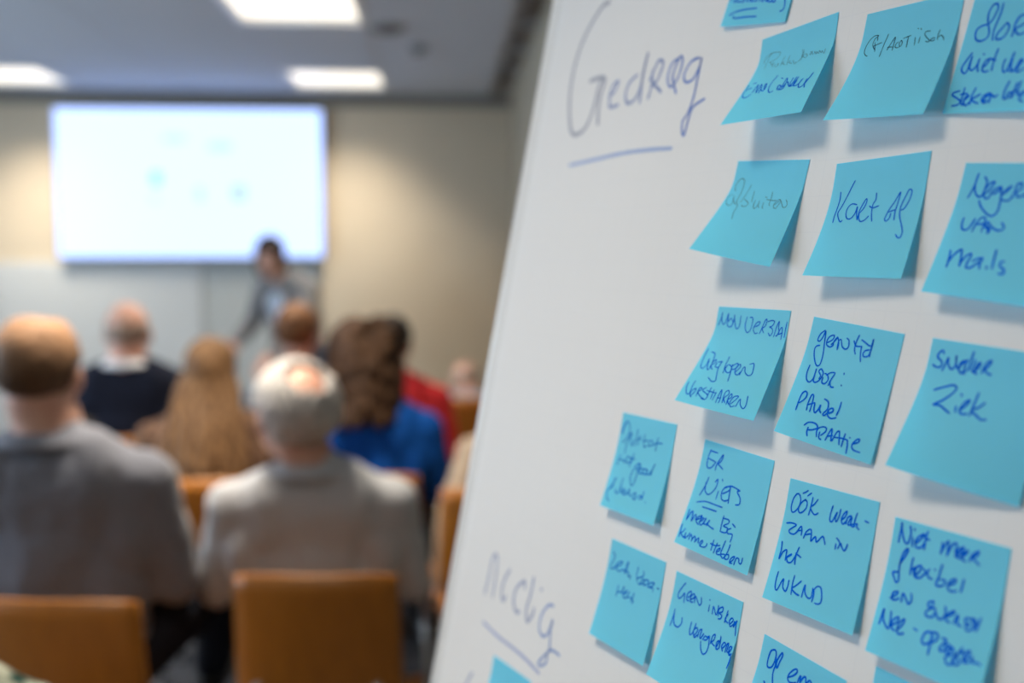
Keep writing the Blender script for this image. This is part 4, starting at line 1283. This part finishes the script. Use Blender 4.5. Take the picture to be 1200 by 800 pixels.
M_note = bpy.data.materials.new('blue_note_paper'); M_note.use_nodes = True
nt = M_note.node_tree; pr = nt.nodes['Principled BSDF']; pr.inputs['Roughness'].default_value = .7; pr.inputs['Specular IOR Level'].default_value = .25
tc = nt.nodes.new('ShaderNodeTexCoord'); nz = nt.nodes.new('ShaderNodeTexNoise'); nz.inputs['Scale'].default_value = 45; nz.inputs['Detail'].default_value = 5
nt.links.new(tc.outputs['Object'], nz.inputs['Vector'])
mx = nt.nodes.new('ShaderNodeMix'); mx.data_type = 'RGBA'
NOTE_COL = (.235, .79, .94)
mx.inputs['A'].default_value = (*NOTE_COL, 1); mx.inputs['B'].default_value = (NOTE_COL[0] * 1.06, NOTE_COL[1] * 1.04, NOTE_COL[2] * 1.02, 1)
nt.links.new(nz.outputs['Fac'], mx.inputs['Factor']); nt.links.new(mx.outputs['Result'], pr.inputs['Base Color'])
trl = nt.nodes.new('ShaderNodeBsdfTranslucent'); trl.inputs['Color'].default_value = (.0, .60, 1.0, 1)
ms = nt.nodes.new('ShaderNodeMixShader'); ms.inputs[0].default_value = .39
nt.links.new(pr.outputs[0], ms.inputs[1]); nt.links.new(trl.outputs[0], ms.inputs[2])
nt.links.new(ms.outputs[0], nt.nodes['Material Output'].inputs['Surface'])

GL = 'blue sticky notes on the flip chart'
NLAB = {
    'word': 'blue note cut by the top edge, with a double underline below its writing',
    'emo': 'strongly tilted blue note in the top row reading Prikkelbaar in pencil and Emotioneel in blue',
    'cha': 'blue sticky note in the top row with (H)/Actiisch in thin dark pen',
    'slor': 'blue sticky note in the top right corner, text starting Slor, niet vo, steken',
    'afs': 'blue sticky note reading afsluiten in faint pencil, second row, beside the word Gedrag',
    'kort': 'blue sticky note reading Kort af in large blue writing',
    'neg': 'blue sticky note reading Neger, van, mails at the right edge',
    'non': 'blue sticky note reading non verbaal, weglopen, verstarren',
    'geen': 'blue sticky note reading geen tijd voor: pauze! praatje',
    'snel': 'blue sticky note reading sneller ziek',
    'opd': 'blurred small-looking blue note reading opdracht niet goed, upper of the two leftmost',
    'er': 'blue sticky note reading er niets meer bij kunnen hebben, with a double underline',
    'ook': 'blue sticky note reading ook werkzaam in het wknd',
    'niet': 'blue sticky note reading niet meer flexibel en overal nee, lower right',
    'bes': 'blurred blue note with besluiteloosheid split over two lines, under the opdracht note',
    'inb': 'blue sticky note reading geen inbreng in vergadering, cut by the bottom edge',
    'of': 'blue sticky note cut by the bottom edge, starting with Of em',
    'low': 'blue note below the frame, a sliver of its top under the flexibel note',
    'left': 'blue note cut by the bottom edge at lower left, below an underlined word',
}
T0 = .013
def note_surface(pl, prr, k, S, H, M=24):
    def prof(pm):
        d, o = [0.0], [0.0]
        for i in range(M):
            tm = (i + .5) / M * H * .076 / H
            q = max(0, tm - T0) / (.076 - T0); a = pm * (1 - math.exp(-k * q)) / (1 - math.exp(-k))
            d.append(d[-1] + math.cos(a) * H / M); o.append(o[-1] + math.sin(a) * H / M)
        return d, o
    cache = {}
    def fn(s, t, lift=0):
        a = pl + (prr - pl) * s / S
        key = round(a, 4)
        if key not in cache: cache[key] = prof(a)
        d, o = cache[key]
        x = min(max(t / H * M, 0), M - 1e-6); i = int(x); f_ = x - i
        D = d[i] + (d[i + 1] - d[i]) * f_; O = o[i] + (o[i + 1] - o[i]) * f_
        ta, tb = d[i + 1] - d[i], o[i + 1] - o[i]; ll = math.hypot(ta, tb)
        return Vector((s, -D + lift * tb / ll, O + .0004 + lift * ta / ll))
    return fn
for key, (U, Vv, rot, pl, prr, k, S, H) in NOTES.items():
    pl, prr = max(pl, .035), max(prr, .035)
    fn = note_surface(pl, prr, k, S, H)
    bm = bmesh.new(); n, m_ = 8, 22
    g = [[bm.verts.new(fn(S * i / n, H * j / m_)) for i in range(n + 1)] for j in range(m_ + 1)]
    for j in range(m_):
        for i in range(n): bm.faces.new((g[j][i], g[j + 1][i], g[j + 1][i + 1], g[j][i + 1]))
    o = obj('sticky_note', bm, M_note, None, True)
    e1 = BU * math.cos(rot) + BV * math.sin(rot); e2 = BN.cross(e1); org = BM @ Vector((U, Vv, 0))
    o.matrix_world = Matrix(((e1.x, e2.x, BN.x, org.x), (e1.y, e2.y, BN.y, org.y), (e1.z, e2.z, BN.z, org.z), (0, 0, 0, 1)))
    tag(o, NLAB[key], 'sticky note', GL)
    groups = {}
    for ik, w_, txt in INK.get(key, []): groups.setdefault(ik, []).append((w_, txt))
    for ik, lst in groups.items():
        bm = bmesh.new(); c = 0
        for w_, txt in lst:
            for line in txt.split('\n'):
                P = [tuple(float(v) * 1e-4 for v in p.split(',')) for p in line.split()]
                ribbon(bm, P, w_ * .001 * INKW, fn, .00012 + .000004 * (c % 25), c); c += 1
        obj('handwriting', bm, INKS[ik], o)
# marker writing on the sheet itself
def sheet_fn(x, y, lift):
    e = max(0, 1 - (x - .012) / .022)
    return Vector((x, y, -.0055 * e * e + lift))
groups = {}
for ik, w_, txt in INK['paper']: groups.setdefault(ik, []).append((w_, txt))
for ik, lst in groups.items():
    bm = bmesh.new(); c = 0
    for w_, txt in lst:
        for line in txt.split('\n'):
            P = [tuple(float(v) * 1e-4 for v in p.split(',')) for p in line.split()]
            ribbon(bm, P, w_ * .001 * .95, sheet_fn, .00015 + .00001 * (c % 20), c); c += 1
    obj('marker_writing', bm, INKS[ik], sheet)
